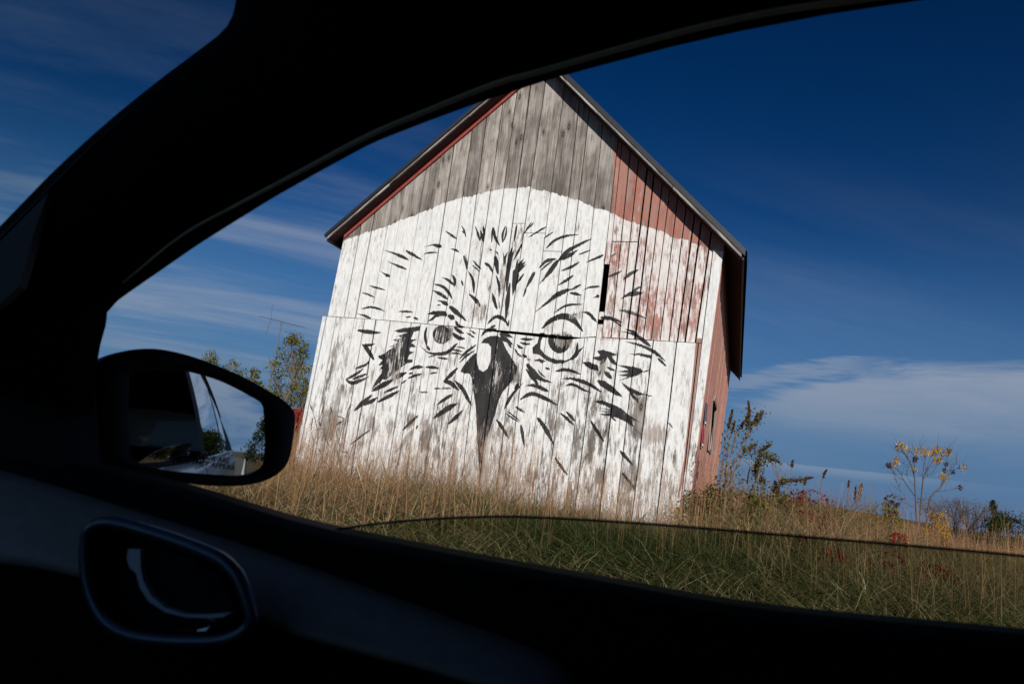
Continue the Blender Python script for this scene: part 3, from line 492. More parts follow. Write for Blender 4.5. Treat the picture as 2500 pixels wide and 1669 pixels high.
for i in range(len(JR)):
    ja = JR[i]; g = 0.006 + 0.005 * random.random() + (0.008 if i in (3, 9, 11) else 0); n0 = 0.02 + random.uniform(-.006, .006)
    jb = JR[i + 1] if i + 1 < len(JR) else joint(*src('c5', (1250, 335)), *src('c5', (1160, 980)))
    if i < 3: seam(ja, jb, rs + random.uniform(-.02, .02), n0, brk, g, .015)
    else: strip(ja, jb, brk, 9, g, n0)
# the slot left open beside the old door track, with blocks above and below
jl, jr = J[-1], JR[0]
z1, z2, z3 = on_facade(1480, 645)[1], on_facade(1467, 752)[1], on_facade(1462, 780)[1]
for za, zb in ((z1, 9), (z2 - .18, z2 - .06), (brk(4.6), z2 - .26)):
    poly = clip_rake([(at_z(jl, za) + .004, za), (at_z(jr, za) - .004, za), (at_z(jr, zb) - .004, zb), (at_z(jl, zb) + .004, zb)])
    if len(poly) > 2: board(poly, .012)
# lower wall
LO = [('d', (310, 0), (135, 900)), ('d', (350, 0), (168, 900)), ('d', (470, 0), (312, 900)), ('d', (680, 0), (520, 900)), ('d', (800, 0), (652, 900)), ('d', (930, 0), (783, 900)), ('d', (1092, 0), (945, 900)), ('d', (1330, 0), (1185, 900)), ('d', (1440, 0), (1295, 900)), ('d', (1545, 0), (1400, 900)),
      ('d', (1622, 0), (1497, 900)), ('d', (1735, 0), (1603, 900)), ('d', (1918, 0), (1788, 900)), ('d', (2015, 0), (1890, 900)), ('d', (2130, 0), (2025, 900)), ('e', (108, 0), (-5, 900)), ('e', (290, 0), (180, 900)), ('e', (402, 0), (292, 900)), ('e', (600, 0), (490, 900)), ('e', (695, 0), (590, 900)), ('e', (800, 0), (695, 900)), ('e', (992, 0), (890, 900)),
      ('e', (1100, 0), (990, 900)), ('e', (1345, 0), (1242, 900)), ('e', (1510, 0), (1405, 900)), ('e', (1682, 0), (1572, 900)), ('e', (1922, 0), (1820, 900)), ('e', (2142, 0), (2042, 900))]
JL = [joint(*src(c, a), *src(c, b)) for c, a, b in LO]
GAPT = [(-0.3, .012), (2.2, .012), (2.95, .014), (3.05, .035), (4.6, .068), (4.62, .02), (7, .012)]
def top_lo(u): return brk(u) - float(np.interp(u, [a for a, _ in GAPT], [b for _, b in GAPT]))
for i in range(len(JL) - 1):
    ja, jb = JL[i], JL[i + 1]; g = 0.005 + .004 * random.random() + (.006 if i in (4, 5, 7, 15, 22, 25) else 0); n0 = 0.045 + random.uniform(-.005, .005)
    if i == 0: n0 = .062
    zl, zr = top_lo(at_z(ja, 3.0)), top_lo(at_z(jb, 3.0)); zb = 0.0
    zs = [zl, 1.6, zb]
    poly = [(at_z(ja, zb) + g, zb), (at_z(jb, zb) - g, zb), (at_z(jb, zr) - g, zr), (at_z(ja, zl) + g, zl)]
    board(poly, n0)
# brown board beside the corner, then the white corner board
je0 = JL[-1]; je1 = joint(*src('c8', (1318, 340)), *src('c8', (1195, 1360))); je2 = joint(*src('c5', (1258, 340)), *src('c8', (1262, 1400)))
board([(at_z(je0, 0) + .006, 0), (at_z(je1, 0) - .004, 0), (at_z(je1, 3.08) - .004, 3.08), (at_z(je0, 3.08) + .006, 3.08)], .028)
ztop = 4.50
board(clip_rake([(at_z(je1, 0) + .003, 0), (at_z(je2, 0), 0), (at_z(je2, 9), 9), (at_z(je1, 9) + .003, 9)]), .058, .03, name='corner_board')
# white corner board of the left edge of the upper wall is part of the first strip; inner dark sheathing posts behind the gaps
def uw(z): return at_z(je2, z)
def ul(z): j = J[0]; return at_z(j, z)
# side walls (receding boards joined: too narrow to pick apart)
mb = MB(); uvs = []
nb = 52; w = LEN / nb
win = (3.0, 4.7, 1.75, 2.6)
def side_boards(ufun, sgn, ztop_, windows):
    for k in range(nb):
        a, b = -k * w - .004 - (.03 if k == 0 else 0), -(k + 1) * w + .004
        segs = [(0.0, ztop_)]
        mid = (k + .5) * w
        for wa, wb, za, zb in windows:
            if wa < mid < wb: segs = [(0.0, za), (zb, ztop_)]
        off = random.uniform(-.004, .004)
        for z0, z1_ in segs:
            r0 = [fpt(ufun(z0) + off, z0, a), fpt(ufun(z0) + off, z0, b), fpt(ufun(z1_) + off, z1_, b), fpt(ufun(z1_) + off, z1_, a)]
            r1 = [fpt(ufun(z0) + off - .025 * sgn, z0, a), fpt(ufun(z0) + off - .025 * sgn, z0, b), fpt(ufun(z1_) + off - .025 * sgn, z1_, b), fpt(ufun(z1_) + off - .025 * sgn, z1_, a)]
            mb.prism(r0, r1); q = [(-a, z0), (-b, z0), (-b, z1_), (-a, z1_)]
            uvs.extend([((p_[0] * .30 + .3 + .37 * (k % 7)) / MSZ, (p_[1] + .3) / MSZ) for p_ in q * 2])
side_boards(uw, 1, rake(uw(4.4)) - .16, [win])
mb.build('side_wall', M_side, barn, uv=uvs, kind='stuff', label='faded red side wall of narrow upright boards')
mb = MB(); uvs = []; side_boards(ul, -1, rake(ul(4.6)) - .16, []); mb.build('side_wall', M_side, barn, uv=uvs, kind='stuff')
mb = MB(); V = [fpt(ul(0), 0, -LEN), fpt(uw(0), 0, -LEN), fpt(uw(4.4), rake(uw(4.4)) - .16, -LEN), fpt(AP[0], AP[1] - .16, -LEN), fpt(ul(4.5), rake(ul(4.5)) - .16, -LEN)]
mb.prism(V, [tuple(np.array(v) - FN * .04) for v in V]); mb.build('back_wall', M_side, barn, uv=[(.1, .1)] * 10)
# window frame in the side wall
mb = MB()
for (a0, a1, z0, z1_) in ((win[0] - .08, win[0], win[2] - .08, win[3] + .08), (win[1], win[1] + .08, win[2] - .08, win[3] + .08), (win[0], win[1], win[2] - .08, win[2]), (win[0], win[1], win[3], win[3] + .08)):
    zc = (z0 + z1_) / 2; c = np.array(fpt(uw(zc) + .004, zc, -(a0 + a1) / 2)); mb.box(c, FNS * (a1 - a0) / 2, FU * .012, (0, 0, (z1_ - z0) / 2))
mb.build('window_frame', M_wood, barn, uv=[(.2 + .01 * (i % 5), .3) for i in range(len(mb.V))])
# small signs nailed to the side wall
M_sr = simple('sign_red', (.30, .03, .05), .7); M_sb = simple('sign_blue', (.10, .085, .16), .7); M_sw = simple('sign_white', (.7, .7, .72), .5)
for z0, z1_, m_ in ((1.95, 2.28, M_sb), (1.62, 1.90, M_sr)):
    zc = (z0 + z1_) / 2; mb = MB(); mb.box(fpt(uw(zc) + .02, zc, -.62), FNS * .2, FU * .006, (0, 0, (z1_ - z0) / 2)); sg = mb.build('wall_sign', m_, barn)
    mb = MB(); mb.box(fpt(uw(zc) + .03, z0 + .02, -.62), FNS * .2, FU * .005, (0, 0, .014)); mb.build('sign_border', M_sw, sg)
# floor of the barn stays dark: closed box interior
# roof: soffit slabs, corrugated sheets, rake trim, fascia boards
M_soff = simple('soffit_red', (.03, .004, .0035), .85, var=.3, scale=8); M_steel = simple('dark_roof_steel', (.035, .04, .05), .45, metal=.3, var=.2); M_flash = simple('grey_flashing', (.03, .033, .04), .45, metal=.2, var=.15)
M_black = simple('black_trim', (.012, .014, .02), .6)
for (t0, sl, sg) in ((TL, SLL, 1), (TR, -SLR, -1)):
    def sect(d0, d1, n0, n1, e0=0.0, e1=0.0):
        ua, ub = t0[0] + e0 * sg, AP[0] - e1 * sg
        za, zb = t0[1] + sl * (ua - t0[0]), t0[1] + sl * (ub - t0[0])
        q = [(ua, za - d0), (ub, zb - d0), (ub, zb - d1), (ua, za - d1)]
        m_ = MB(); m_.prism([fpt(u, z, n0) for u, z in q], [fpt(u, z, n1) for u, z in q]); return m_
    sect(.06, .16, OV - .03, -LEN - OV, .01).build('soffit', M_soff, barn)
    # corrugated sheet, ribs running down the slope
    per = .125; ns = int((LEN + 2 * OV) / per) * 4; prof = [(-OV_i, h) for OV_i, h in ((-OV - .01 + k * (LEN + 2 * OV + .02) / ns, (.0, .018, .018, .0)[k % 4]) for k in range(ns + 1))]
    e = -.045; ua = t0[0] + e * sg; r1 = [fpt(ua, t0[1] + sl * (ua - t0[0]) - .02 + h, n) for n, h in prof]; r2 = [fpt(AP[0], AP[1] - .02 + h, n) for n, h in prof]
    r3 = [fpt(AP[0], AP[1] - .035 + h, n) for n, h in prof]; r4 = [fpt(ua, t0[1] + sl * (ua - t0[0]) - .035 + h, n) for n, h in prof]
    m_ = MB(); m_.loft([r1, r2]); m_.loft([r4, r3]); m_.loft([r1, r4]); m_.build('roof_sheet', M_steel, barn)
    top, bot = (.0, .105) if sg < 0 else (.012, .09)
    sect(top, bot, OV + .012, OV - .012, -.02 if sg > 0 else -.02).build('rake_trim', M_flash if sg < 0 else M_black, barn, label='grey metal strip along the right roof edge' if sg < 0 else 'black edge strip along the left roof edge')
    dU = AP[0] - t0[0] if sg > 0 else t0[0] - AP[0]
    for k_, (fa, fb) in enumerate(((.03, dU * .31), (dU * .31 + .008, dU * .68), (dU * .68 + .008, dU - .002))):
        dd = random.uniform(-.004, .004); th_ = .044 + random.uniform(-.004, .004); d0 = (.122 if sg < 0 else .116) + dd
        f = sect(d0, d0 + th_, OV + .006 + random.uniform(-.004, .002), OV - .02, fa, dU - fb)
        uo = .2 + .09 * k_ + .2 * (sg < 0); f.build('fascia_board', M_wood, barn, uv=[(uo + .004 * (i % 4) + (.05 if i in (1, 2, 5, 6) else 0), .4 + .2 * (i in (1, 2, 5, 6))) for i in range(8)])
    # eave fascia
    m_ = MB(); u = t0[0] + .012 * sg; m_.box(fpt(u, t0[1] - .115, -LEN / 2), FNS * (LEN / 2 + OV - .03), FU * .012, (0, 0, .055)); m_.build('eave_board', M_flash if sg < 0 else M_black, barn)
# red frieze strip under the left soffit
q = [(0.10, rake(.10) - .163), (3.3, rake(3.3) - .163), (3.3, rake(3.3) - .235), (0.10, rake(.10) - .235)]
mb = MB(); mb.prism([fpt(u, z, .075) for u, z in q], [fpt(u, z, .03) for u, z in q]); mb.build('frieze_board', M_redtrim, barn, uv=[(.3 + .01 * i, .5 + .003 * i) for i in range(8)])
# sill beam behind the big horizontal opening, a couple of inside posts
mb = MB(); mb.box(fpt(3.4, 3.03, -.45), FU * 3.0, FN * .08, (0, 0, .1)); mb.build('inner_beam', M_wood, barn, uv=[(.3, .3)] * 8)

# ------------------------------------------------------------------ grass
M_grass = leafmat('grass_blades', .3)
def srgb(c): c = np.array(c, float) / 255; return np.where(c <= .04045, c / 12.92, ((c + .055) / 1.055) ** 2.4)
def blades(x, y, h, wd, lean, curl, col, base_dark=0.55, seg=3, z0=None):
    n = len(x); z = ground_z(x, y) if z0 is None else z0; a = RNG.uniform(0, 2 * math.pi, n); d = np.stack([np.cos(a), np.sin(a)], 1)
    f = RNG.uniform(0, math.pi, n); sdir = np.stack([np.cos(f), np.sin(f)], 1) * .5 + np.array([[1.0, 0.0]]); sdir /= np.linalg.norm(sdir, axis=1)[:, None]
    Vs, Cs = [], []
    for k in range(seg + 1):
        t = k / seg; off = (lean * t + curl * t * t) * h; zz = z + h * (t - 0.55 * np.clip(curl, 0, 2) * t * t * t * .8) - .02
        c = np.stack([x + d[:, 0] * off, y + d[:, 1] * off, zz], 1); ww = wd * (1 - .85 * t ** 1.5) * .5
        sd = np.concatenate([sdir * ww[:, None], np.zeros((n, 1))], 1); Vs += [c - sd, c + sd]; cc = col * 1.0
        Cs += [cc, cc]
    V = np.stack(Vs, 1).reshape(-1, 3); C = np.stack(Cs, 1).reshape(-1, 3)
    b = (np.arange(n) * 2 * (seg + 1))[:, None]; F = np.concatenate([b + np.array([[2 * k, 2 * k + 1, 2 * k + 3, 2 * k + 2]]) for k in range(seg)], 0)
    return V, F, C
def join(parts):
    Vs, Fs, Cs, b = [], [], [], 0
    for V, F, C in parts: Vs.append(V); Fs.append(F + b); Cs.append(C); b += len(V)
    return np.vstack(Vs), np.vstack(Fs), np.vstack(Cs)
def in_barn(x, y, m=0.05):
    dxy = np.stack([x - FA[0], y - FA[1]], 1); u = dxy @ FU[:2]; n = dxy @ FN[:2]; return (u > -.2) & (u < 6.5) & (n < m) & (n > -LEN - .1)
def scatter(n, a0, a1, r0, r1, pw=1.0, tuft=1, spread=.07):
    if tuft > 1:
        n //= tuft
    az = np.radians(RNG.uniform(a0, a1, n)); q = RNG.uniform(0, 1, n); r = (r0 ** pw + q * (r1 ** pw - r0 ** pw)) ** (1 / pw); x, y = r * np.sin(az), r * np.cos(az)
    if tuft > 1:
        x = np.repeat(x, tuft) + RNG.normal(0, 1, n * tuft) * spread * np.repeat(RNG.uniform(.5, 1.6, n), tuft); y = np.repeat(y, tuft) + RNG.normal(0, 1, n * tuft) * spread; r = np.hypot(x, y); az = np.arctan2(x, y)
    carn = x * CN[0] + y * CN[1]; k = ~in_barn(x, y) & (carn > 1.4); return x[k], y[k], r[k], np.degrees(az[k])
def patchn(x, y, s, ph): return .5 + .25 * np.sin(x * s + ph + 1.7 * np.sin(y * s * .7)) + .25 * np.sin(y * s * 1.3 - ph + 1.3 * np.sin(x * s * .9))
TAN = np.array([srgb(c) for c in ((180, 154, 108), (156, 128, 84), (204, 182, 140), (134, 108, 70), (166, 136, 90), (108, 90, 60))]); GRN = np.array([srgb(c) for c in ((84, 98, 50), (64, 80, 38), (104, 112, 64), (88, 96, 56))])
REDB = np.array([srgb(c) for c in ((150, 100, 72), (168, 118, 88), (140, 92, 70))])
def gcol(x, y, r, az, green_bias=0.0):
    n = len(x); near = np.clip((9.8 - r) / 2.2, 0, 1); pg = np.clip(patchn(x, y, .9, 2.0) * 1.0 - .42, 0, .6) + near * .36 + green_bias
    g = RNG.uniform(0, 1, n) < pg; c = TAN[RNG.integers(0, len(TAN), n)].copy(); rb = RNG.uniform(0, 1, n) < np.clip(.14 + (r - 9) * .035, .06, .38); c[rb] = REDB[RNG.integers(0, 3, rb.sum())]
    c[g] = GRN[RNG.integers(0, len(GRN), g.sum())]; c = c * .86 + c.mean(1, keepdims=True) * .14; return c * RNG.uniform(.42, 1.0, (n, 1))
parts = []
x, y, r, a = scatter(60000, -40, 42, 5.5, 15, 1.4, 12, .08); n = len(x)
h = RNG.uniform(.12, .40, n) * (.75 + .6 * patchn(x, y, .8, .3)); parts.append(blades(x, y, h, RNG.uniform(.005, .014, n), RNG.uniform(.1, 1.1, n), RNG.uniform(.3, 1.7, n), gcol(x, y, r, a)))
x, y, r, a = scatter(60000, -40, 42, 7.5, 15, 1.2, 20, .09); n = len(x)
h = RNG.uniform(.18, .58, n) * (.45 + 1.1 * np.abs(np.sin(x * 13.7 + 5 * np.sin(y * 9.1)))).clip(.5, 1.3) * (.6 + .7 * patchn(x, y, 1.1, 1.3)) * np.where(a < 0, 1.1, .85); parts.append(blades(x, y, h, RNG.uniform(.004, .008, n), RNG.uniform(0, .8, n), RNG.uniform(.1, 1.2, n), gcol(x, y, r, a, -.12)))
V, F, C = join(parts); mk('field_grass', V, F, M_grass, col=C, kind='stuff')
parts = []
x, y, r, a = scatter(78000, 8, 46, 10.5, 280, .38, 8, .12); n = len(x)
h = RNG.uniform(.25, .66, n) * (.6 + .6 * patchn(x, y, .35, 1.1)); parts.append(blades(x, y, h, RNG.uniform(.006, .011, n) * np.clip(r / 14, 1, 16), RNG.uniform(0, .8, n), RNG.uniform(.1, 1.2, n), gcol(x, y, r, a, -.2) * np.array([.86, .77, .68]), seg=2))
x, y, r, a = scatter(9000, 15.5, 27, 8.6, 14, 1.0, 9, .1); n = len(x)
h = RNG.uniform(.35, .85, n) * (.6 + .6 * patchn(x, y, 1.5, .6)); parts.append(blades(x, y, h, RNG.uniform(.005, .011, n), RNG.uniform(0, .6, n), RNG.uniform(.1, .9, n), gcol(x, y, r, a, .12), seg=2))
x, y, r, a = scatter(26000, -44, -12, 12, 60, .6); n = len(x)
h = RNG.uniform(.3, .7, n); parts.append(blades(x, y, h, RNG.uniform(.006, .011, n) * np.clip(r / 14, 1, 5), RNG.uniform(0, .4, n), RNG.uniform(0, .5, n), gcol(x, y, r, a, -.1), seg=2))
x, y, r, a = scatter(14000, 60, 104, 4, 60, .7); n = len(x)
h = RNG.uniform(.2, .55, n); parts.append(blades(x, y, h, RNG.uniform(.008, .014, n) * np.clip(r / 10, 1, 5), RNG.uniform(0, .5, n), RNG.uniform(0, .5, n), gcol(x, y, r, a, .1), seg=2))
V, F, C = join(parts); mk('distant_field_grass', V, F, M_grass, col=C, kind='stuff')
# seed-headed stems standing above the mat
def seeded(n, a0, a1, r0, r1, h0, h1, cols, fuzz=16, fl=.25, pw=1.2, wmul=1.0):
    x, y, r, a = scatter(n, a0, a1, r0, r1, pw); n = len(x); h = RNG.uniform(h0, h1, n) * (.8 + .4 * patchn(x, y, 1.3, .7)); c = cols[RNG.integers(0, len(cols), n)] * RNG.uniform(.75, 1.15, (n, 1)); z = ground_z(x, y)
    an = RNG.uniform(0, 2 * math.pi, n); ln = RNG.uniform(.02, .22, n) * h; tip = np.stack([x + np.cos(an) * ln, y + np.sin(an) * ln, z + h], 1); base = np.stack([x, y, z], 1); Wd = RNG.uniform(.003, .0055, n) * wmul
    out = []; ts = (0, .5, 1.0); Vs = []
    for t in ts:
        c_ = base + (tip - base) * np.array([[t ** 1.4, t ** 1.4, t]]).reshape(1, 3); sd = np.zeros((n, 3)); sd[:, 0] = Wd * (1 - .4 * t) * .5; Vs += [c_ - sd, c_ + sd]
    V = np.stack(Vs, 1).reshape(-1, 3); b = (np.arange(n) * 6)[:, None]; out.append((V, np.concatenate([b + np.array([[0, 1, 3, 2]]), b + np.array([[2, 3, 5, 4]])]), np.repeat(c, 6, 0)))
    m = n * fuzz; i = np.repeat(np.arange(n), fuzz); t = RNG.uniform(0, 1, m); p0 = tip[i] - (tip - base)[i] * (t * fl)[:, None]; sp_ = (.012 + .05 * t) * h[i]; p0 = p0 + RNG.normal(0, 1, (m, 3)) * sp_[:, None] * np.array([[.7, .7, .5]])
    dv = RNG.normal(0, 1, (m, 3)) + np.array([[0, 0, .8]]); dv /= np.linalg.norm(dv, axis=1)[:, None]; L = RNG.uniform(.008, .022, m) * wmul; s2 = np.cross(dv, RNG.normal(0, 1, (m, 3))); s2 /= np.linalg.norm(s2, axis=1)[:, None]; wv = RNG.uniform(.0015, .004, m) * wmul
    q = np.stack([p0 - s2 * wv[:, None], p0 + s2 * wv[:, None], p0 + dv * L[:, None] + s2 * wv[:, None] * .4, p0 + dv * L[:, None] - s2 * wv[:, None] * .4], 1).reshape(-1, 3)
    out.append((q, np.arange(m * 4).reshape(-1, 4), np.repeat(c[i] * RNG.uniform(.8, 1.15, (m, 1)), 4, 0))); return out
SEED = np.array([srgb(c) for c in ((170, 132, 104), (150, 112, 88), (188, 156, 124), (134, 98, 78), (176, 140, 90))])
parts = seeded(2200, -26, 20, 9.0, 11.8, .5, 1.25, SEED * 1.1, 26, .4, 1.2, .7) + seeded(600, -38, -12, 9.5, 16, .6, 1.1, SEED, 14, .3) + seeded(1000, 14, 42, 9.0, 22, .4, .85, SEED * .85, 16, .35, .8, 1.1) + seeded(500, -20, 40, 6.5, 9, .4, .7, SEED, 8, .25)
V, F, C = join(parts); mk('seeding_grass', V, F, M_grass, col=C, kind='stuff')

# ------------------------------------------------------------------ plants, shrubs and trees
M_leaf = leafmat('leaf_clumps', .3); M_bark = simple('bark', (.12, .095, .075), .9, var=.3, scale=30); M_twig = simple('grey_twigs', (.095, .075, .068), .9, var=.25, scale=20); M_stem = simple('dead_stems', (.17, .11, .075), .9, var=.3)
def leaf_quads(cen, size, cols, up=0.2, aspect=.55):
    n = len(cen); dv = RNG.normal(0, 1, (n, 3)); dv[:, 2] += up; dv /= np.linalg.norm(dv, axis=1)[:, None]; s2 = np.cross(dv, RNG.normal(0, 1, (n, 3))); s2 /= np.linalg.norm(s2, axis=1)[:, None] + 1e-9
    L = size * RNG.uniform(.6, 1.3, n); a = dv * L[:, None] * .5; b = s2 * (L * aspect)[:, None] * .5
    V = np.stack([cen - a, cen - a * .1 + b, cen + a, cen - a * .1 - b], 1).reshape(-1, 3)
    c = cols[RNG.integers(0, len(cols), n)] * RNG.uniform(.65, 1.2, (n, 1)); return V, np.arange(n * 4).reshape(-1, 4), np.repeat(c, 4, 0)
def clump_points(centers, rad, per):
    centers = np.array(centers, float); rad = np.broadcast_to(np.asarray(rad, float), (len(centers),)); i = np.repeat(np.arange(len(centers)), per); m = len(i); d = RNG.normal(0, 1, (m, 3)); d /= np.linalg.norm(d, axis=1)[:, None]
    return centers[i] + d * (rad[i] * RNG.uniform(.35, 1.0, m))[:, None]
def tree(name, base, hgt, width, label, cols, cat='tree', group=None, bare=.18, nclump=60, per=70, leaf=.12, shape='egg', trunk_r=None, seed=0, bark=None, clump=.16):
    rr = np.random.default_rng(seed + 100); base = np.array(base, float); T = empty(name, base, label=label, cat=cat, group=group); tr = trunk_r or hgt * .022
    tk = MB(); pts = [base + np.array([rr.normal(0, .01) * hgt * k, rr.normal(0, .01) * hgt * k, hgt * .92 * k / 5 - (.1 if k == 0 else 0)]) for k in range(6)]; tk.tube(pts, np.linspace(tr, tr * .2, 6), 7)
    cen = []
    for i in range(nclump):
        t = rr.uniform(bare, 1.0); w_ = width * .5 * {'egg': math.sin(math.pi * min(1, (t - bare) / (1 - bare) * .86 + .13)) ** .7, 'cone': (1 - (t - bare) / (1 - bare)) ** .8 + .05, 'dome': math.cos((t - bare) / (1 - bare) * 1.35) ** .6 if t > bare else 1}[shape]
        q = rr.uniform(.35, 1.0) ** .6 * w_; a = rr.uniform(0, 2 * math.pi); c = base + np.array([math.cos(a) * q, math.sin(a) * q, t * hgt]); cen.append(c)
        if i % 2 == 0:
            t0_ = max(.08, t - .25) * .9; p0 = np.array([np.interp(t0_ * hgt, [p_[2] - base[2] for p_ in pts], [p_[k] for p_ in pts]) for k in range(3)]); p0[2] = base[2] + t0_ * hgt; mid = (p0 + c) / 2 + np.array([0, 0, -.02 * hgt]); tk.tube([p0, mid, c], [tr * .35, tr * .22, tr * .06], 4, False)
    tk.build('trunk', bark or M_bark, T, True)
    P_ = clump_points(cen, rr.uniform(.6, 1.25, nclump) * width * clump, per); V, F, C = leaf_quads(P_, leaf, cols); mk('crown', V, F, M_leaf, T, col=C); return T
def gz(x, y): return float(ground_z(np.array([x]), np.array([y]))[0])
def ground_at(px, dist_y):
    """point on the terrain below a column of the picture, dist_y metres out"""
    d = ray(px, 1100); t = dist_y / d[1]; x = d[0] * t; return np.array([x, dist_y, gz(x, dist_y)])
def top_z(px, py, Y): return at_y(px, py, Y)[2]
OLIVE = np.array([srgb(c) for c in ((132, 122, 52), (112, 112, 50), (90, 98, 46), (150, 128, 48), (70, 78, 40))]); DGRN = np.array([srgb(c) for c in ((60, 72, 36), (46, 58, 30), (76, 84, 40))]); RED = np.array([srgb(c) for c in ((150, 26, 30), (120, 18, 24), (172, 44, 40))]); YEL = np.array([srgb(c) for c in ((214, 170, 30), (196, 150, 24), (168, 122, 30))])
b = ground_at(672, 40); b2 = at_y(690, 1000, 40); b[0] = b2[0]; tree('cottonwood_tree', b, top_z(690, 818, 40) - b[2], 3.0, 'tall yellowing tree left of the white barn, an aerial rising behind it', OLIVE, bare=.12, nclump=95, per=60, leaf=.13, seed=1, clump=.15)
b = ground_at(740, 38); b[0] = at_y(735, 980, 38)[0]; tree('sapling', b, top_z(738, 925, 38) - b[2], 1.3, 'thin sapling between the tall yellowing tree and the barn wall', OLIVE[:3], bare=.1, nclump=26, per=30, leaf=.12, seed=2, clump=.15)
for i, (px, py, Y, wd, lab) in enumerate([(492, 862, 46, 2.6, 'leftmost treetop showing over the wing mirror'), (562, 876, 48, 2.3, 'middle treetop showing over the wing mirror'), (612, 905, 44, 1.8, 'small treetop over the mirror rim next to the tall yellowing tree')]):
    b = ground_at(px, Y); b[0] = at_y(px, 1000, Y)[0] - .25; tree('roadside_tree', b, top_z(px, py, Y) - b[2], wd, lab, OLIVE[1:], group='trees beyond the wing mirror', nclump=42, per=34, leaf=.15, seed=10 + i, bare=.3, clump=.17)
# red sumac thicket beyond the barn's left corner
b = ground_at(718, 17); b[0] = at_y(716, 1010, 17)[0]; T = empty('sumac_bush', b, label='crimson leaved bush between the wing mirror and the barn corner', cat='bush')
tk = MB(); cen = []
for k in range(12):
    q = b + np.array([RNG.uniform(-.7, .5), RNG.uniform(-.5, .5), 0]); hz = top_z(716, 983, 17) - b[2] - RNG.uniform(0, .35); e_ = q + np.array([RNG.normal(0, .1), RNG.normal(0, .1), hz - .12]); tk.tube([q, (q + e_) / 2 + .02, e_], [.014, .01, .004], 5); cen += [e_, e_ - np.array([.1, 0, .2]), e_ - np.array([-.1, 0, .3])]
tk.build('stem', M_stem, T); V, F, C = leaf_quads(clump_points(cen, .19, 55), .09, RED, 0, .35); mk('foliage', V, F, M_leaf, T, col=C)
# TV aerial on a mast
Y = 46; m0 = at_y(676, 850, Y); mt = at_y(687, 787, Y); M_al = simple('aluminium', (.12, .12, .125), .5, metal=.5)
ae = empty('television_aerial', (m0[0], Y, gz(m0[0], Y)), label='spiky television aerial on a tall mast behind the yellowing tree', cat='aerial')
mb = MB(); mb.tube([(m0[0] - .05, Y, gz(m0[0], Y)), m0, mt], [.05, .04, .035], 6); mb.build('mast', M_al, ae)
e0, e1 = at_y(632, 772, Y - .6), at_y(743, 799, Y + .6); mb = MB(); mb.tube([e0, e1], [.015, .015], 5); bm_ = mb.build('boom', M_al, ae)
dirb = (e1 - e0) / np.linalg.norm(e1 - e0); perp = np.cross(dirb, [0, 0, 1]); perp /= np.linalg.norm(perp); mb = MB()
for k in range(15):
    c = e0 + (e1 - e0) * (.27 + .73 * k / 14); L = .75 - .035 * k; mb.tube([c - perp * L, c + perp * L], [.010, .010], 4); mb.box(c, dirb * .025, perp * .025, (0, 0, .03))
mb.build('elements', M_al, ae, kind='stuff')
c = e0 + (e1 - e0) * .26; mb = MB(); mb.tube([c, c + perp * .3 + np.array([-.1, 0, 1.0])], [.014, .014], 4); mb.tube([c, c - perp * .3 + np.array([-.1, 0, -1.0])], [.014, .014], 4); mb.build('reflector', M_al, ae)

# tall weeds beside the barn's right corner (traced stems, carried to their own distance)
def weed(name, label, Y, stems, leafcols, spikecols, group=None, cat='weed', rad=.008, leafn=26, spike_r=.022, crop='r5', leafsize=.045):
    p0 = at_y(*src(crop, stems[0][0][0]), Y); base = np.array([p0[0], p0[1], gz(p0[0], p0[1])]); T = empty(name, base, label=label, cat=cat, group=group); tk = MB(); lv = []; lc = []; spk = []
    for pts, spike in stems:
        w_ = [at_y(*src(crop, q), Y) for q in pts]; dep = RNG.uniform(-.22, .22); w_ = np.array([p_ + np.array([0, dep * min(1, k * .6), 0]) for k, p_ in enumerate(w_)])
        if w_[0][2] < base[2] + .75 and pts is stems[0][0] or (w_[0][2] < base[2] + .7): w_ = np.vstack([[w_[0][0], w_[0][1], gz(w_[0][0], w_[0][1]) - .02], w_])
        c = catmull(w_, 6); tk.tube(c, np.linspace(rad * 1.5, rad * .6, len(c)), 5)
        if spike > 0:
            k0 = int(len(c) * (1 - spike)); sg_ = c[k0:]; m = int((300 if spike_r > .015 else 90) * np.linalg.norm(sg_[-1] - sg_[0]) / .3) + 30; t = RNG.uniform(0, len(sg_) - 1.001, m); i = t.astype(int); pp = sg_[i] + (sg_[i + 1] - sg_[i]) * (t - i)[:, None]; taper = 1.0 - .7 * (t / len(sg_)); spk.append(pp + RNG.normal(0, 1, (m, 3)) * (spike_r * .5 * taper)[:, None])
        t = RNG.uniform(.1, .95, leafn) * (len(c) - 1.01); i = t.astype(int); lv.append(c[i] + RNG.normal(0, .045, (leafn, 3)))
    tk.build('stem', M_stem, T)
    if leafn: V, F, C = leaf_quads(np.vstack(lv), leafsize, leafcols, .1, .4); mk('leaves', V, F, M_leaf, T, col=C, kind='stuff')
    if spk: V, F, C = leaf_quads(np.vstack(spk), .03 if spike_r > .015 else .018, spikecols, .2, .6); mk('seed_head', V, F, M_leaf, T, col=C, kind='stuff')
    return T
WG = np.array([srgb(c) for c in ((98, 106, 52), (76, 88, 42), (120, 118, 64), (104, 86, 54))]); WB = np.array([srgb(c) for c in ((104, 76, 62), (84, 62, 50), (120, 92, 70), (92, 84, 56))])
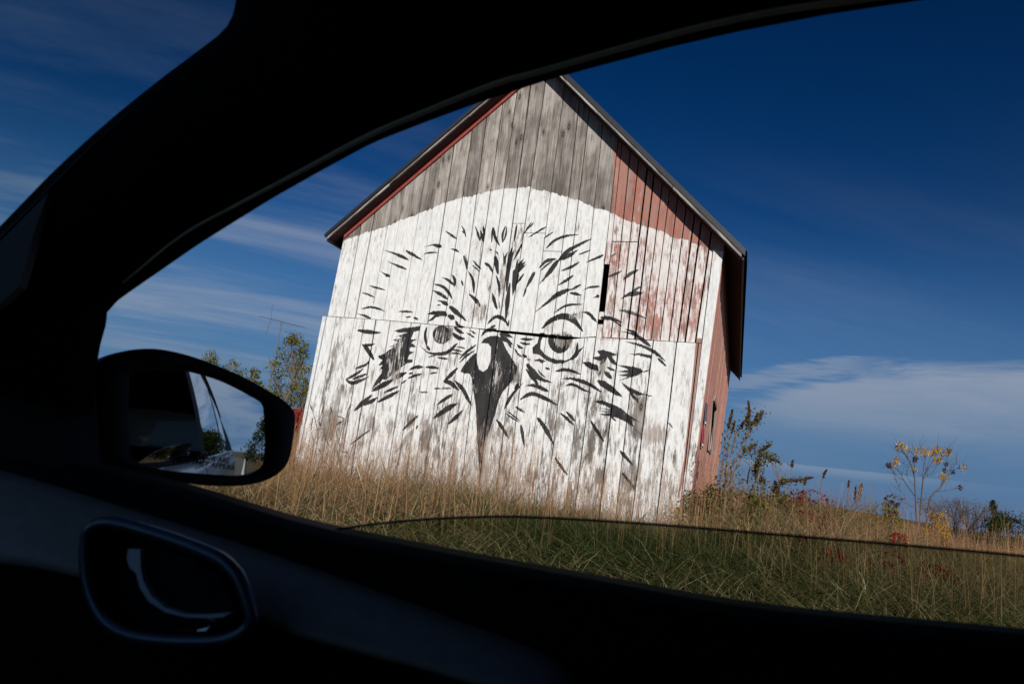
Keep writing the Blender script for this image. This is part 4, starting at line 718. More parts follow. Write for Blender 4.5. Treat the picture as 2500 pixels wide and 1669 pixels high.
weed('tall_weed', 'tall branching weed with dark seed spikes leaning against the barn corner', 8.9, [([(1165, 950), (1195, 780), (1290, 560), (1330, 370), (1325, 250)], .3), ([(1215, 640), (1275, 480), (1360, 380), (1390, 310)], .55), ([(1350, 440), (1400, 400), (1440, 325)], .6), ([(1300, 560), (1350, 450), (1385, 340)], .4), ([(1130, 870), (1140, 600), (1188, 318)], .3), ([(1160, 930), (1200, 590), (1250, 400)], .3), ([(1200, 900), (1260, 760), (1330, 640), (1320, 590)], .35), ([(1330, 640), (1375, 600), (1425, 575)], .8), ([(1350, 660), (1420, 620), (1465, 578)], .6)], WG, WB, 'weeds at the barn corner', leafn=75)
weed('tall_weed', 'arching weed with curved side spikes right of the tallest barn corner weed', 9.3, [([(1330, 880), (1370, 760), (1480, 690), (1570, 655)], .3), ([(1400, 730), (1450, 690), (1472, 620)], .4), ([(1440, 720), (1490, 680), (1505, 635)], .4), ([(1480, 690), (1520, 695), (1550, 715)], .7)], WG, WB, 'weeds at the barn corner', leafn=60, rad=.006)
weed('leafy_weed', 'leafy green weed with a brown crown between the spiky barn corner weeds', 9.0, [([(1395, 950), (1410, 830), (1440, 720)], .45), ([(1410, 860), (1425, 760), (1410, 700)], .4), ([(1440, 960), (1470, 880), (1490, 840)], .4)], WG, WB, 'weeds at the barn corner', leafn=80, spike_r=.045)
weed('leafy_weed', 'stout weed with one long leafy arm reaching out to the right', 9.4, [([(1555, 1010), (1570, 930), (1590, 860)], .5), ([(1580, 880), (1620, 856), (1700, 850), (1815, 828)], .9), ([(1545, 1000), (1545, 940), (1560, 900)], .5)], WG, WB, 'weeds at the barn corner', leafn=80, spike_r=.04)
weed('bare_weed', 'leafless fan of fine twigs behind the long armed weed', 10.5, [([(1560, 950), (1560, 840), (1480, 690)], 0), ([(1565, 850), (1560, 780), (1540, 690)], 0), ([(1570, 850), (1600, 770), (1640, 680)], 0), ([(1570, 850), (1590, 760), (1590, 700)], 0), ([(1570, 850), (1530, 770), (1510, 700)], 0), ([(1580, 850), (1640, 790), (1650, 740)], 0), ([(1640, 980), (1660, 850), (1690, 700)], .15)], WG, WB, 'weeds at the barn corner', leafn=0, rad=.005)
for px, pts, lab in ((0, [(285, 620), (300, 470), (318, 415)], 'dark tipped thin stalk standing alone against the sky left of the sumac'), (1, [(165, 640), (180, 520), (190, 480)], 'slender stalk at the red leaved plants right of the barn'), (2, [(485, 660), (492, 560), (500, 490)], 'tall beaded seed stalk midway between the barn and the sumac'), (3, [(545, 680), (560, 560), (572, 510)], 'feathery pale stalk beside the beaded stalk')):
    CR['k'] = (1900, 1000, 2.852); weed('seed_stalk', lab, 11 + 1.2 * px, [(pts, .35 if px != 3 else .7)] + ([([(q[0] + 14, q[1] + 12) for q in pts], .7), ([(q[0] - 12, q[1] + 25) for q in pts], .7)] if px == 3 else []), WG, SEED if px == 3 else WB, 'seed stalks against the sky', leafn=6, rad=.005, spike_r=.02 if px != 3 else .03, crop='k')
# weeds in front of the barn's left half
CR['dd'] = CR['d']
weed('beaded_weed', 'dark beaded weed before the left end of the whitewashed wall', 10.4, [([(600, 900), (640, 700), (700, 480), (735, 400)], .35), ([(600, 880), (560, 650), (520, 430)], .2), ([(590, 800), (610, 620), (600, 560)], .3), ([(660, 620), (640, 560), (560, 530)], .4)], WB, WB, None, leafn=16, rad=.0045, crop='d', leafsize=.022, spike_r=.012)
weed('dry_weed', 'brown twiggy weed near the left corner of the whitewashed wall', 10.6, [([(330, 880), (350, 600), (410, 300)], .25), ([(350, 700), (330, 520), (310, 420)], .3), ([(420, 880), (470, 640), (480, 480)], .3), ([(300, 880), (290, 700), (320, 560)], .3), ([(480, 880), (450, 740), (400, 600)], .2)], WB, WB, None, leafn=22, rad=.0045, crop='d', leafsize=.022, spike_r=.012)
weed('dry_weed', 'slanting dry stalk between the mirror and the owl beak', 9.6, [([(1190, 1400), (1090, 1120), (1020, 930)], 0)], WB, WB, None, leafn=4, rad=.006, crop='d')
# pale dead stalks
M_pale = simple('pale_dead_stalk', (.55, .47, .33), .8)
for lab, Y, pts, r_ in (('long pale bent stalk lying across the grass left of the owl', 9.0, [], .012), ('white curved dead blade standing in grass seen through the window glass', 6.1, [], .011)):
    pts = [(915, 1290), (893, 1210), (878, 1160), (868, 1125)] if 'long' in lab else [(2110, 1480), (2112, 1440), (2108, 1415), (2097, 1395)]
    w_ = np.array([at_y(*q, Y) for q in pts]); b = np.array([w_[0][0], w_[0][1], gz(w_[0][0], w_[0][1])]); w_ = np.vstack([b, w_]) if w_[0][2] > b[2] else w_; mb = MB(); mb.tube(catmull(w_, 5), np.linspace(r_, r_ * .35, len(catmull(w_, 5))), 5); mb.build('dead_stalk', M_pale, label=lab, cat='stalk')

# red sumac sprigs in the field
def sprig(px, py, Y, size, lab, seed):
    rr = np.random.default_rng(seed); c = at_y(px, py, Y); b = np.array([c[0], Y, gz(c[0], Y)]); T = empty('sumac_sprig', b, label=lab, cat='plant', group='red sumac sprigs in the field'); tk = MB(); cen = []; hh_ = max(.25, c[2] - b[2] + size * .5)
    tk.tube([b, b + np.array([.02, 0, hh_ * .6]), b + np.array([0, .02, hh_])], [.01, .008, .005], 5)
    for k in range(7):
        a = rr.uniform(0, 2 * math.pi); s0 = b + np.array([0, 0, hh_ * rr.uniform(.55, 1)]); L = size * rr.uniform(.5, 1.0); pts = [s0 + np.array([math.cos(a) * L * t, math.sin(a) * L * t, L * (.35 * t - .7 * t * t)]) for t in np.linspace(0, 1, 6)]; tk.tube(pts, np.linspace(.005, .002, 6), 4, False)
        for q in pts[1:]: cen += [q + np.array([-math.sin(a), math.cos(a), -.3]) * .05, q - np.array([-math.sin(a), math.cos(a), .3]) * .05]
    tk.build('stem', M_stem, T); V, F, C = leaf_quads(np.repeat(np.array(cen), 2, 0) + rr.normal(0, .012, (2 * len(cen), 3)), .07, RED * .85, -.6, .3); mk('leaves', V, F, M_leaf, T, col=C, kind='stuff')
for i, q in enumerate([(1968, 1225, 10.5, .42, 'red sprig drooping at the skyline right of the barn weeds'), (2010, 1242, 11.5, .36, 'red sprig just right of the drooping skyline sprig'), (1958, 1262, 9.8, .30, 'low red sprig right of the barn foot above the glass edge'), (2008, 1280, 9.6, .28, 'small red sprig crossed by the window glass edge'), (1975, 1328, 8.2, .22, 'dull red sprig just under the glass edge'), (2030, 1365, 7.6, .30, 'bright red sprig left of the white dead blade'), (2145, 1382, 7.6, .34, 'red sprig above the white dead blade'), (2280, 1410, 7.4, .34, 'large red sprig low in the window glass right of the dead blade'), (2192, 1310, 9.5, .16, 'tiny red sprig at the glass edge below the sumac tree')]): sprig(*q, 300 + i)

# young sumac tree with yellow leaf tips
CR['k'] = (1900, 1000, 2.852); Y = 23.0
def K(x, y, dep=0.0): return at_y(*src('k', (x, y)), Y + dep)
b = K(975, 735); b[2] = gz(b[0], Y); T = empty('sumac_tree', b, label='small forked tree with bare limbs and yellow leaf tips', cat='tree')
LIMB = [([(975, 735), (955, 590), (945, 450), (900, 330), (850, 262)], .045), ([(945, 470), (948, 400), (958, 335)], .022), ([(978, 735), (1000, 570), (1020, 450), (1085, 345), (1112, 285)], .04), ([(1003, 560), (1008, 440), (1030, 305)], .024), ([(955, 605), (880, 500), (830, 410), (768, 388)], .028), ([(872, 490), (845, 470), (805, 440)], .012), ([(965, 690), (880, 645), (815, 612)], .018),
        ([(1020, 735), (1055, 630), (1130, 540), (1180, 455), (1240, 410), (1295, 405)], .042), ([(1130, 540), (1160, 410), (1192, 285)], .022), ([(1105, 568), (1190, 558), (1268, 540)], .016), ([(1025, 450), (1060, 330), (1100, 300)], .014), ([(905, 345), (870, 300), (825, 290)], .012), ([(925, 390), (960, 320), (955, 280)], .012), ([(1065, 400), (1120, 360), (1140, 300)], .012), ([(1160, 440), (1215, 400), (1250, 345)], .012), ([(1010, 480), (1060, 450), (1120, 370)], .014), ([(950, 530), (900, 470), (880, 380), (820, 365)], .014), ([(880, 600), (850, 560), (820, 495)], .01), ([(1060, 620), (1110, 660), (1160, 672)], .01)]
for k, (pts, r_) in enumerate(LIMB):
    dep = 0 if k in (0, 2, 7) else RNG.uniform(-.5, .5); w_ = np.array([K(x, y, dep * j / len(pts)) for j, (x, y) in enumerate(pts)])
    if k in (0, 2, 7): w_[0][2] = gz(w_[0][0], Y) - .05
    c = catmull(w_, 5); mb = MB(); mb.tube(c, np.linspace(r_ * .66, r_ * .2, len(c)), 6); mb.build('trunk' if k in (0, 2, 7) else 'limb', M_twig, T, True)
tw = MB()
for pts, r_ in LIMB:
    c = catmull(np.array([K(x, y) for x, y in pts]), 5); dr = c[-1] - c[0]; dr /= np.linalg.norm(dr)
    for k in range(7):
        p_ = c[int(RNG.uniform(.35, .98) * (len(c) - 1))]; L_ = RNG.uniform(.18, .5); e_ = p_ + (dr * .7 + RNG.normal(0, .45, 3) + np.array([0, 0, .3])) * L_; tw.tube([p_, (p_ + e_) / 2 + RNG.normal(0, .02, 3), e_], [.007, .005, .003], 4, False)
tw.build('twigs', M_twig, T, kind='stuff')
cen = [K(*q, RNG.uniform(-.3, .3)) for q in ((850, 245), (840, 262), (865, 255), (825, 360), (818, 372), (955, 285), (1015, 295), (1035, 295), (1105, 275), (1120, 285), (1100, 350), (1115, 345), (1155, 470), (1148, 462), (1292, 405), (940, 410), (1085, 300), (1185, 290), (900, 290), (1165, 300))]; V, F, C = leaf_quads(clump_points(cen, .17, 30), .10, YEL * 1.15, -.3, .35); mk('leaf_clusters', V, F, M_leaf, T, col=C, kind='stuff')
cen = [K(*q) for q in ((765, 385), (775, 392), (955, 335), (955, 350), (1215, 435), (1265, 540), (1190, 285), (1170, 380), (1160, 420))]; V, F, C = leaf_quads(clump_points(cen, .1, 50), .05, np.array([srgb((74, 46, 40)), srgb((92, 58, 48))]), 0, .8); mk('seed_head', V, F, M_leaf, T, col=C, kind='stuff')

# shrubs on the far side of the field
def twig_shrub(name, px, py_top, Y, width, lab, seed, stems=26, cols=None, rad=.02):
    rr = np.random.default_rng(seed); b = ground_at(px, Y); b[0] = at_y(px, 1250, Y)[0]; b[2] = gz(b[0], Y); h = top_z(px, py_top, Y) - b[2]; T = empty(name, b, label=lab, cat='shrub', group='shrubs beyond the field'); mb = MB(); tips = []
    for k in range(stems):
        a = rr.uniform(0, 2 * math.pi); e_ = b + np.array([math.cos(a) * width * .5 * rr.uniform(.2, 1), math.sin(a) * width * .5, h * rr.uniform(.7, 1)]); m_ = (b + e_) / 2 + np.array([math.cos(a), math.sin(a), .6]) * width * .08; c = catmull([b, m_, e_], 4); mb.tube(c, np.linspace(rad, rad * .3, len(c)), 4, False)
        for j in range(7):
            t = rr.uniform(.35, .95); p_ = c[int(t * (len(c) - 1))]; e2_ = p_ + np.array([rr.normal(0, .12), rr.normal(0, .12), rr.uniform(.05, .25)]) * width * .8; e2_[2] = min(e2_[2], b[2] + h); mb.tube([p_, e2_], [rad * .4, rad * .15], 3, False); tips.append(e2_)
    mb.build('twigs', M_twig, T, kind='stuff')
    if cols is not None: V, F, C = leaf_quads(clump_points(tips, width * .07, 6), .07, cols, 0, .6); mk('foliage', V, F, M_leaf, T, col=C)
GREY = np.array([srgb(c) for c in ((130, 116, 104), (112, 100, 92))])
twig_shrub('bare_shrub', 2334, 1222, 44, 5.0, 'wide rounded grey leafless shrub right of the small forked tree', 41, 44, GREY, .028); twig_shrub('bare_shrub', 2390, 1213, 47, 3.4, 'narrower grey leafless shrub between the rounded shrub and the dark cedar', 42, 30, None, .032); twig_shrub('bare_shrub', 2176, 1198, 21, .55, 'short upright dark tuft of twigs left of the small forked tree', 43, 16, WB, .012)
for px, py, Y, wd, lab, cols, shp, s_ in ((2438, 1258, 42, 2.7, 'dark green cedar bush near the far right of the skyline', DGRN, 'cone', 51), (2424, 1222, 44, .9, 'thin dark conifer spire behind the cedar bush', DGRN, 'cone', 52), (2490, 1262, 46, 4.2, 'russet brown bush at the far right end of the skyline', np.array([srgb((96, 62, 44)), srgb((84, 66, 44)), srgb((70, 60, 40))]), 'dome', 53), (2460, 1262, 46, 2.6, 'small green bush between the cedar bush and the russet bush', DGRN, 'dome', 54)):
    b = ground_at(px, Y); b[0] = at_y(px, 1290, Y)[0]; b[2] = gz(b[0], Y); tree('skyline_bush', b, max(.8, top_z(px, py, Y) - b[2]), wd, lab, cols, cat='bush', group='bushes on the right skyline', bare=.05, nclump=46, per=40, leaf=.13, shape=shp, seed=s_, trunk_r=.05)
for px, py, Y, wd, lab, cols, s_ in ((1712, 1205, 9.6, .7, 'brown green brush against the foot of the red side wall', WG, 64), (1800, 1185, 9.3, 1.1, 'thick brown green brush under the spiky barn corner weeds', WG, 65), (1880, 1205, 9.6, .9, 'brushy growth under the long armed weed', np.vstack([WG, WB]), 66), (2150, 1232, 15.0, 1.1, 'yellow green bush on the skyline left of the small forked tree', np.array([srgb((140, 122, 50)), srgb((112, 108, 52))]), 61), (2290, 1252, 20, .8, 'low yellow leaved bush at the foot of the small forked tree', YEL, 62), (1935, 1212, 11.5, .9, 'low green bush behind the long armed weed', WG, 63)):
    b = ground_at(px, Y); b[0] = at_y(px, 1260, Y)[0]; b[2] = gz(b[0], Y); tree('low_bush', b, max(.5, top_z(px, py, Y) - b[2]), wd, lab, cols, cat='bush', group='low bushes in the field', bare=.15, nclump=34, per=40, leaf=.05, shape='dome', seed=s_, trunk_r=.012, clump=.2)
# trees behind the car, seen in the wing mirror
for i, (x, y, h, wd, lab, cols, shp) in enumerate(((27, -4.9, 4.3, 5.4, 'big round dark tree reflected in the wing mirror', DGRN, 'dome'), (31, -0.2, 3.2, 4.4, 'lower dark tree at the outer side of the mirror reflection', np.vstack([DGRN, srgb((92, 70, 56))]), 'dome'), (33, -6.3, 5.6, 1.6, 'slim conifer poking above the round tree in the mirror reflection', DGRN, 'cone'), (38, 4.5, 3.4, 6.0, 'far tree at the outer edge of the mirror reflection', DGRN, 'dome'))):
    tree('hedgerow_tree', (x, y, gz(x, y)), h, wd, lab, cols, group='trees behind the car', bare=.06, nclump=120, per=70, leaf=.2, shape=shp, seed=70 + i, clump=.13)

# ------------------------------------------------------------------ the car we look out of
M_trim = simple('black_plastic', (.005, .005, .006), .8, var=.2, scale=60, spec=.12); M_cloth = simple('dark_headliner', (.006, .006, .007), .95, var=.2, scale=80, spec=.05); M_panel = simple('lit_door_panel', (.33, .30, .25), .5, var=.12, scale=90, spec=.4)
M_rub = simple('rubber_seal', (.006, .006, .006), .7, spec=.2); M_strip = simple('grey_seal_lip', (.70, .64, .46), .8, var=.15, scale=50, spec=.2); M_grey = simple('molding_and_lit_trim_grey', (.07, .073, .07), .7, var=.1)
M_paint = simple('white_car_paint', (.62, .63, .64), .28, var=.03, coat=.6); M_chrome = simple('satin_metal', (.55, .62, .68), .28, metal=1.0, var=.05); M_mir, nt, o = MATN('mirror_silver')
p = NODE(nt, 'ShaderNodeBsdfPrincipled', {'Base Color': (.80, .84, .86, 1), 'Metallic': 1.0, 'Roughness': 0.015}); nt.links.new(p.outputs[0], o.inputs[0])
def glassmat(name, tint, gl):
    m, nt, o = MATN(name); tr = NODE(nt, 'ShaderNodeBsdfTransparent', {'Color': (*tint, 1)}); tcd = NODE(nt, 'ShaderNodeTexCoord'); du = MAPR(nt, NOISE(nt, tcd.outputs['Object'], 9, 6, .7), .42, .75, .006, .03); df = NODE(nt, 'ShaderNodeBsdfDiffuse', {'Color': (.6, .6, .58, 1)}); tr = NODE(nt, 'ShaderNodeMixShader', {0: du, 1: tr.outputs[0], 2: df.outputs[0]}); g = NODE(nt, 'ShaderNodeBsdfGlossy', {'Color': (1, 1, 1, 1), 'Roughness': 0.01}); lw = NODE(nt, 'ShaderNodeFresnel', {'IOR': 1.45}); f = MATH(nt, 'MULTIPLY', lw.outputs[0], gl); mx = NODE(nt, 'ShaderNodeMixShader', {0: f, 1: tr.outputs[0], 2: g.outputs[0]}); nt.links.new(mx.outputs[0], o.inputs[0]); return m
M_glass = glassmat('tinted_window_glass', (.44, .53, .45), .6); M_wind = glassmat('windscreen_glass', (.72, .80, .79), .5); M_blockglass = glassmat('light_blocking_glass', (.04, .045, .045), 1.0); M_gedge = simple('glass_edge', (.05, .085, .068), .25)
car = empty('car', cp(.3, -.27, 0), label='white car we look out of, its passenger window rolled most of the way down', cat='car')
def cn(x, y, n): return at_plane(x, y, CN * n, CN)
WPX = [(228, 1010), (233, 940), (238, 882), (243, 851), (250, 820), (258, 797), (261, 776), (262, 752), (330, 703), (400, 655), (479, 600), (560, 549), (665, 484), (780, 419), (909, 349), (1045, 296), (1168, 251), (1343, 194), (1468, 160), (1630, 117), (1800, 78), (2020, 36), (2256, 0), (2520, -28), (2800, -40)]
EPX = [(-330, 900), (-150, 706), (0, 552), (58, 492), (115, 433), (172, 379), (230, 326), (287, 277), (345, 230), (402, 185), (460, 142), (505, 108), (536, 84), (560, 58), (571, 30), (576, 0), (578, -60), (585, -150), (700, -260), (900, -330), (1300, -420)]
NS = 72
def px_rail(P_, n, k=NS): return np.array([cn(x, y, n) for x, y in resample(P_, k)])
w2, e2_ = resample(WPX, NS), resample(EPX, NS)
def off_rail(f, n): return np.array([cn(*(w2[i] * (1 - f) + e2_[i] * f), n) for i in range(NS)])
mb = MB()
mb.loft([px_rail(WPX, .49), px_rail(WPX, .44), off_rail(.12, .425), off_rail(.3, .405), off_rail(.55, .385), off_rail(.8, .372), off_rail(.95, .374), px_rail(EPX, .385), np.array([p_ + CN * .05 - CB * .012 for p_ in px_rail(EPX, .385)]), np.array([p_ + CN * .03 + np.array([0, 0, .02]) for p_ in off_rail(.5, .47)])], close=True)
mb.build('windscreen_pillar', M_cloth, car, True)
# the pale lip of the door seal along the window frame
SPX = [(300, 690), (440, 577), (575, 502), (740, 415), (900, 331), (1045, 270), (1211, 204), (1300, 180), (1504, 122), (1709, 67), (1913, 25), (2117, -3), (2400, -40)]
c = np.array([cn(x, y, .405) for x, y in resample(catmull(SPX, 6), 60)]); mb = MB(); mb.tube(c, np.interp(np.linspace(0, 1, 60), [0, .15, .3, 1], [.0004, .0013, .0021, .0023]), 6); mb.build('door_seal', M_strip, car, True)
c = np.array([cn(x, y, .372) for x, y in resample([(-160, 738), (0, 582), (70, 512), (150, 430), (230, 352), (285, 300), (330, 262)], 30)]); mb = MB(); mb.tube(c, np.linspace(.0016, .0004, 30), 6); mb.build('windscreen_molding', M_grey, car, True)
q = [(-80, 672), (0, 590), (118, 470), (100, 520), (82, 570), (64, 640), (46, 700), (0, 742), (-80, 790)]; mb = MB(); mb.prism([cn(x, y, .366) for x, y in q], [cn(x, y, .366) + CN * .006 for x, y in q]); mb.build('lit_pillar_trim', M_grey, car)  # pillar face lit through the windscreen; that light is put into its grey
# mirror sail corner
q = [(-150, 716), (60, 640), (200, 705), (262, 752), (261, 776), (258, 797), (250, 820), (243, 851), (238, 882), (233, 960), (250, 1170), (0, 1140), (-420, 1090), (-420, 990)]; mb = MB(); mb.prism([cn(x, y, .47) - CN * .04 for x, y in q], [cn(x, y, .47) for x, y in q]); mb.build('sail_panel', M_rub, car)
# windscreen
pa, pb = cn(0, 552, .40), cn(460, 142, .40); dp = (pb - pa) / np.linalg.norm(pb - pa); a0 = pa - dp * .45 + CN * .06; a1 = pb + dp * .16 + CN * .06; mb = MB(); rails = []
for k in range(9):
    t = k / 8; bow = -.10 * math.sin(math.pi * t); rails.append([a0 - CN * 1.42 * t + CB * bow, a1 - CN * 1.42 * t + CB * bow])
mb.loft(rails); mb.build('windscreen', M_wind, car, True)
# door: sill top, panel, armrest swoosh
door = empty('passenger_door', (0, 0, 0)); door.parent = car; door.location = (0, 0, 0)
L1 = [(-420, 985), (0, 1080), (262, 1135), (460, 1180), (750, 1265), (1064, 1330), (1415, 1394), (1873, 1472), (2490, 1532), (2900, 1585)]
L2 = [(-420, 1040), (0, 1158), (230, 1228), (420, 1287), (600, 1345), (900, 1450), (1120, 1530), (1280, 1590), (1370, 1640), (1420, 1720)]
L3 = [(-420, 1330), (0, 1362), (200, 1398), (420, 1455), (620, 1510), (800, 1560), (1000, 1612), (1150, 1655), (1290, 1700), (1390, 1760)]
k = 60
def rail2(P_, n, dn=0.0, dz=0.0): return np.array([cn(x, y, n) + CN * dn + np.array([0, 0, dz]) for x, y in resample(catmull(P_, 6), k)])
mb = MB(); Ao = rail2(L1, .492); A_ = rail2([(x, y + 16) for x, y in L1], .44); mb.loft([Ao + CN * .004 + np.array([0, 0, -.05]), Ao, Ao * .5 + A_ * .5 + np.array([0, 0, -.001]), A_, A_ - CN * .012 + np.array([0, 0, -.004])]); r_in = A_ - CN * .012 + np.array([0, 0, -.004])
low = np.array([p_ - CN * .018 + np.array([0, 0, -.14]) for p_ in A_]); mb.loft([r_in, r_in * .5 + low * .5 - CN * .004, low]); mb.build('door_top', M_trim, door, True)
B_ = rail2(L2, .412); C_ = rail2(L3, .372); mid = [B_ * (1 - t) + C_ * t + CN * (-.006 * math.sin(math.pi * t)) for t in (.0, .08, .3, .6, .88, 1.0)]; mid[0] = mid[0] + CN * .012
mb = MB(); mb.loft([B_ + CN * .03] + mid + [C_ + CN * .004 + np.array([0, 0, -.004])]); mb.build('door_panel', M_panel, door, True)  # ledge catching daylight: the light is put into its paler colour
mb = MB(); mb.loft([C_ + CN * .004 + np.array([0, 0, -.003]), C_ + CN * .012 + np.array([0, 0, -.02]), C_ + CN * .014 + np.array([0, 0, -.2]), C_ + CN * .014 + np.array([0, 0, -.45])]); mb.build('shaded_lower_trim', M_trim, door, True)  # same panel below the ledge; its shade is put into the black colour
HP = lambda x, y, n=.352: cn(*((x / 2.756), 1100 + y / 2.756), n)
bez = catmull([(660, 495), (600, 545), (580, 650), (580, 760), (600, 900), (640, 1020), (700, 1125), (790, 1200), (900, 1245), (1050, 1270), (1250, 1282), (1450, 1278), (1580, 1250), (1668, 1195), (1698, 1130), (1682, 1050), (1640, 930), (1590, 830), (1500, 740), (1380, 680), (1200, 610), (1000, 545), (850, 502), (740, 484), (660, 495)], 4)
ringp = np.array([HP(x, y) for x, y in bez]); cen = ringp.mean(0); mb = MB(); mb.tube(ringp, .0042, 8, False); hz_ = mb.build('handle_bezel', simple('dark_satin_bezel', (.11, .14, .17), .35, metal=.7, var=.1), door, True)
mb = MB(); rin = [ringp, cen + (ringp - cen) * .93 + CN * .008, cen + (ringp - cen) * .7 + CN * .018, cen + (ringp - cen) * .3 + CN * .02, cen + (ringp - cen) * .01 + CN * .02]; mb.loft(rin); mb.build('handle_recess', M_rub, door, True)
lev = [(862, 660), (945, 663), (945, 780), (965, 880), (1020, 975), (1110, 1055), (1230, 1097), (1350, 1102), (1480, 1095), (1555, 1085), (1500, 1118), (1400, 1124), (1250, 1118), (1110, 1083), (1000, 1012), (940, 920), (915, 822), (870, 782), (853, 720)]
mb = MB(); mb.prism([HP(x, y, .350) for x, y in lev], [HP(x, y, .350) + CN * .005 for x, y in lev]); hl = mb.build('door_handle', simple('lit_lever_edge', (.78, .82, .86), .3, var=.05, coat=.5), door)  # lever edge; the light it catches is put into its bright colour
pad = [(945, 663), (1250, 700), (1480, 850), (1580, 1040), (1555, 1085), (1350, 1100), (1230, 1095), (1110, 1053), (1020, 973), (965, 878)]; mb = MB(); mb.prism([HP(x, y, .354) for x, y in pad], [HP(x, y, .354) + CN * .01 for x, y in pad]); mb.build('handle_lever', M_rub, door)
mb = MB(); mb.box(HP(1415, 1160, .355), (HP(1460, 1160, .355) - HP(1415, 1160, .355)), (HP(1415, 1195, .355) - HP(1415, 1160, .355)), CN * .004); lk = mb.build('lock_tab', M_rub, door)
mb = MB(); mb.tube([HP(1390, 1122, .349), HP(1445, 1140, .349), HP(1395, 1200, .349), HP(1330, 1208, .349)], [.0006, .0010, .0011, .0004], 5); mb.build('lock_glint', M_chrome, lk)
mb = MB(); mb.box(HP(1250, 1203, .353), (HP(1310, 1205, .353) - HP(1250, 1203, .353)), (HP(1250, 1207, .353) - HP(1250, 1203, .353)), CN * .001); mb.build('lock_flash', simple('lock_red', (.25, .01, .01), .5), lk)
# lowered pane of the passenger window
GP = catmull([(560, 1370), (780, 1302), (870, 1284), (1000, 1270), (1150, 1262), (1300, 1262), (1600, 1280), (1900, 1305), (2200, 1330), (2500, 1357), (2900, 1398)], 5)
tp = np.array([cn(x, y, .468) for x, y in GP]); bt = tp.copy(); bt[:, 2] = np.minimum(tp[:, 2] - .01, .98); mb = MB(); mb.loft([bt, tp, ]); gl_ = mb.build('window_glass', M_glass, door)
mb = MB(); mb.tube(tp + CN * .002, .0009, 6); mb.build('glass_edge', M_gedge, gl_, True)
# body shell
def lowsec(s0, s1, n=14, sg=1):
    prof = [(.43, 1.045), (.50, 1.045), (.535, 1.02), (.56, .95), (.58, .80), (.575, .60), (.56, .42), (.52, .30)]; rails = []
    for (nn, z) in prof: rails.append([cp(s, (nn if sg > 0 else -.54 - nn), z + .02 * max(0, s) - .10 * max(0, -s - .7)) for s in np.linspace(s0, s1, n)])
    return rails
mb = MB(); mb.loft(lowsec(-.95, .21)); mb.build('door_skin', M_paint, door, True)
mb = MB(); mb.loft(lowsec(.225, 1.12)); rd = mb.build('rear_door', M_paint, car, True)
mb = MB(); mb.loft(lowsec(1.135, 2.25)); mb.build('rear_fender', M_paint, car, True)
mb = MB(); mb.loft(lowsec(-2.1, -.965)); mb.build('front_fender', M_paint, car, True)
for s0, s1 in ((-2.1, -.965), (-.95, .21), (.225, 1.12), (1.135, 2.25)): mb = MB(); mb.loft(lowsec(s0, s1, sg=-1)); mb.build('driver_side_panel', M_paint, car, True)
def gh(t): return (.515 - .125 * t - .03 * t * t, 1.05 + .43 * t)           # greenhouse side, belt to roof
def ghp(s, t, sg=1, out=0.0): n, z = gh(t); return cp(s, (n + out) if sg > 0 else (-.54 - n - out), z + .02 * max(0, s) * (1 - t) - (.06 * max(0, s - .6) ** 1.5 * t))
def ghpanel(s0, s1, t0_, t1_, sg, out=0.0, n=10): return [[ghp(s, t, sg, out) for s in np.linspace(s0, s1, n)] for t in np.linspace(t0_, t1_, 6)]
for sg in (1, -1):
    mb = MB(); mb.loft(ghpanel(.20, .30, 0, 1, sg)); mb.loft(ghpanel(.98, 1.08, 0, 1, sg)); mb.loft(ghpanel(1.5, 2.2, 0, 1, sg)); mb.loft(ghpanel(.2, 2.2, .93, 1.03, sg, .003)); mb.build('window_pillar', M_rub, car, True)
    mb = MB(); mb.loft(ghpanel(.30, .98, 0, .93, sg)); mb.build('rear_window', M_blockglass, rd if sg > 0 else car, True)
    mb = MB(); mb.loft(ghpanel(1.08, 1.5, 0, .93, sg)); mb.build('quarter_window', M_blockglass, car, True)
    mb = MB(); mb.tube([ghp(s, 0, sg, .006) for s in np.linspace(.22, 2.2, 14)], .007, 6); mb.build('belt_molding', M_chrome, car, True)
mb = MB(); mb.loft(ghpanel(-.52, .2, 0, 1, -1)); mb.build('sunblock_driver_window', M_blockglass, car, True)  # unseen driver's side; near-opaque glass added to keep the sun out
mb = MB()
rails = []
for t in np.linspace(0, 1, 11): n_ = .37 - t * 1.28; rails.append([cp(s, n_, 1.49 + .05 * math.sin(math.pi * t) - .06 * max(0, s - .6) ** 1.5) for s in np.linspace(-.40, 2.2, 14)])
mb.loft(rails); mb.build('roof_panel', M_paint, car, True)
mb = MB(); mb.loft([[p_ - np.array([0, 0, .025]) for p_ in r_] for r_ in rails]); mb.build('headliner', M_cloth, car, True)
mb = MB(); mb.prism([cp(2.2, .52, .3), cp(2.2, -1.06, .3), cp(2.2, -.90, 1.42), cp(2.2, .34, 1.42)], [cp(2.26, .5, .3), cp(2.26, -1.04, .3), cp(2.24, -.88, 1.38), cp(2.24, .32, 1.38)]); mb.build('tailgate', M_paint, car)
mb = MB(); mb.box(cp(.75, -.965, .66), CB * 1.42, CN * .01, (0, 0, .37)); mb.box(cp(2.17, -.27, .68), CN * .68, CB * .01, (0, 0, .38)); mb.box(cp(1.2, .43, .66), CB * .96, CN * .01, (0, 0, .37)); mb.build('cabin_lining', M_rub, car)
mb = MB(); mb.box(cp(.4, -.27, .28), CB * 1.9, CN * .80, (0, 0, .02)); mb.build('floor_pan', M_rub, car)
mb = MB(); mb.loft([[cp(s, n_, z) for n_ in np.linspace(.5, -1.04, 10)] for s, z in ((-2.1, .55), (-2.08, .78), (-1.5, .90), (-1.0, .98), (-.94, .99))]); mb.build('bonnet', M_paint, car, True)
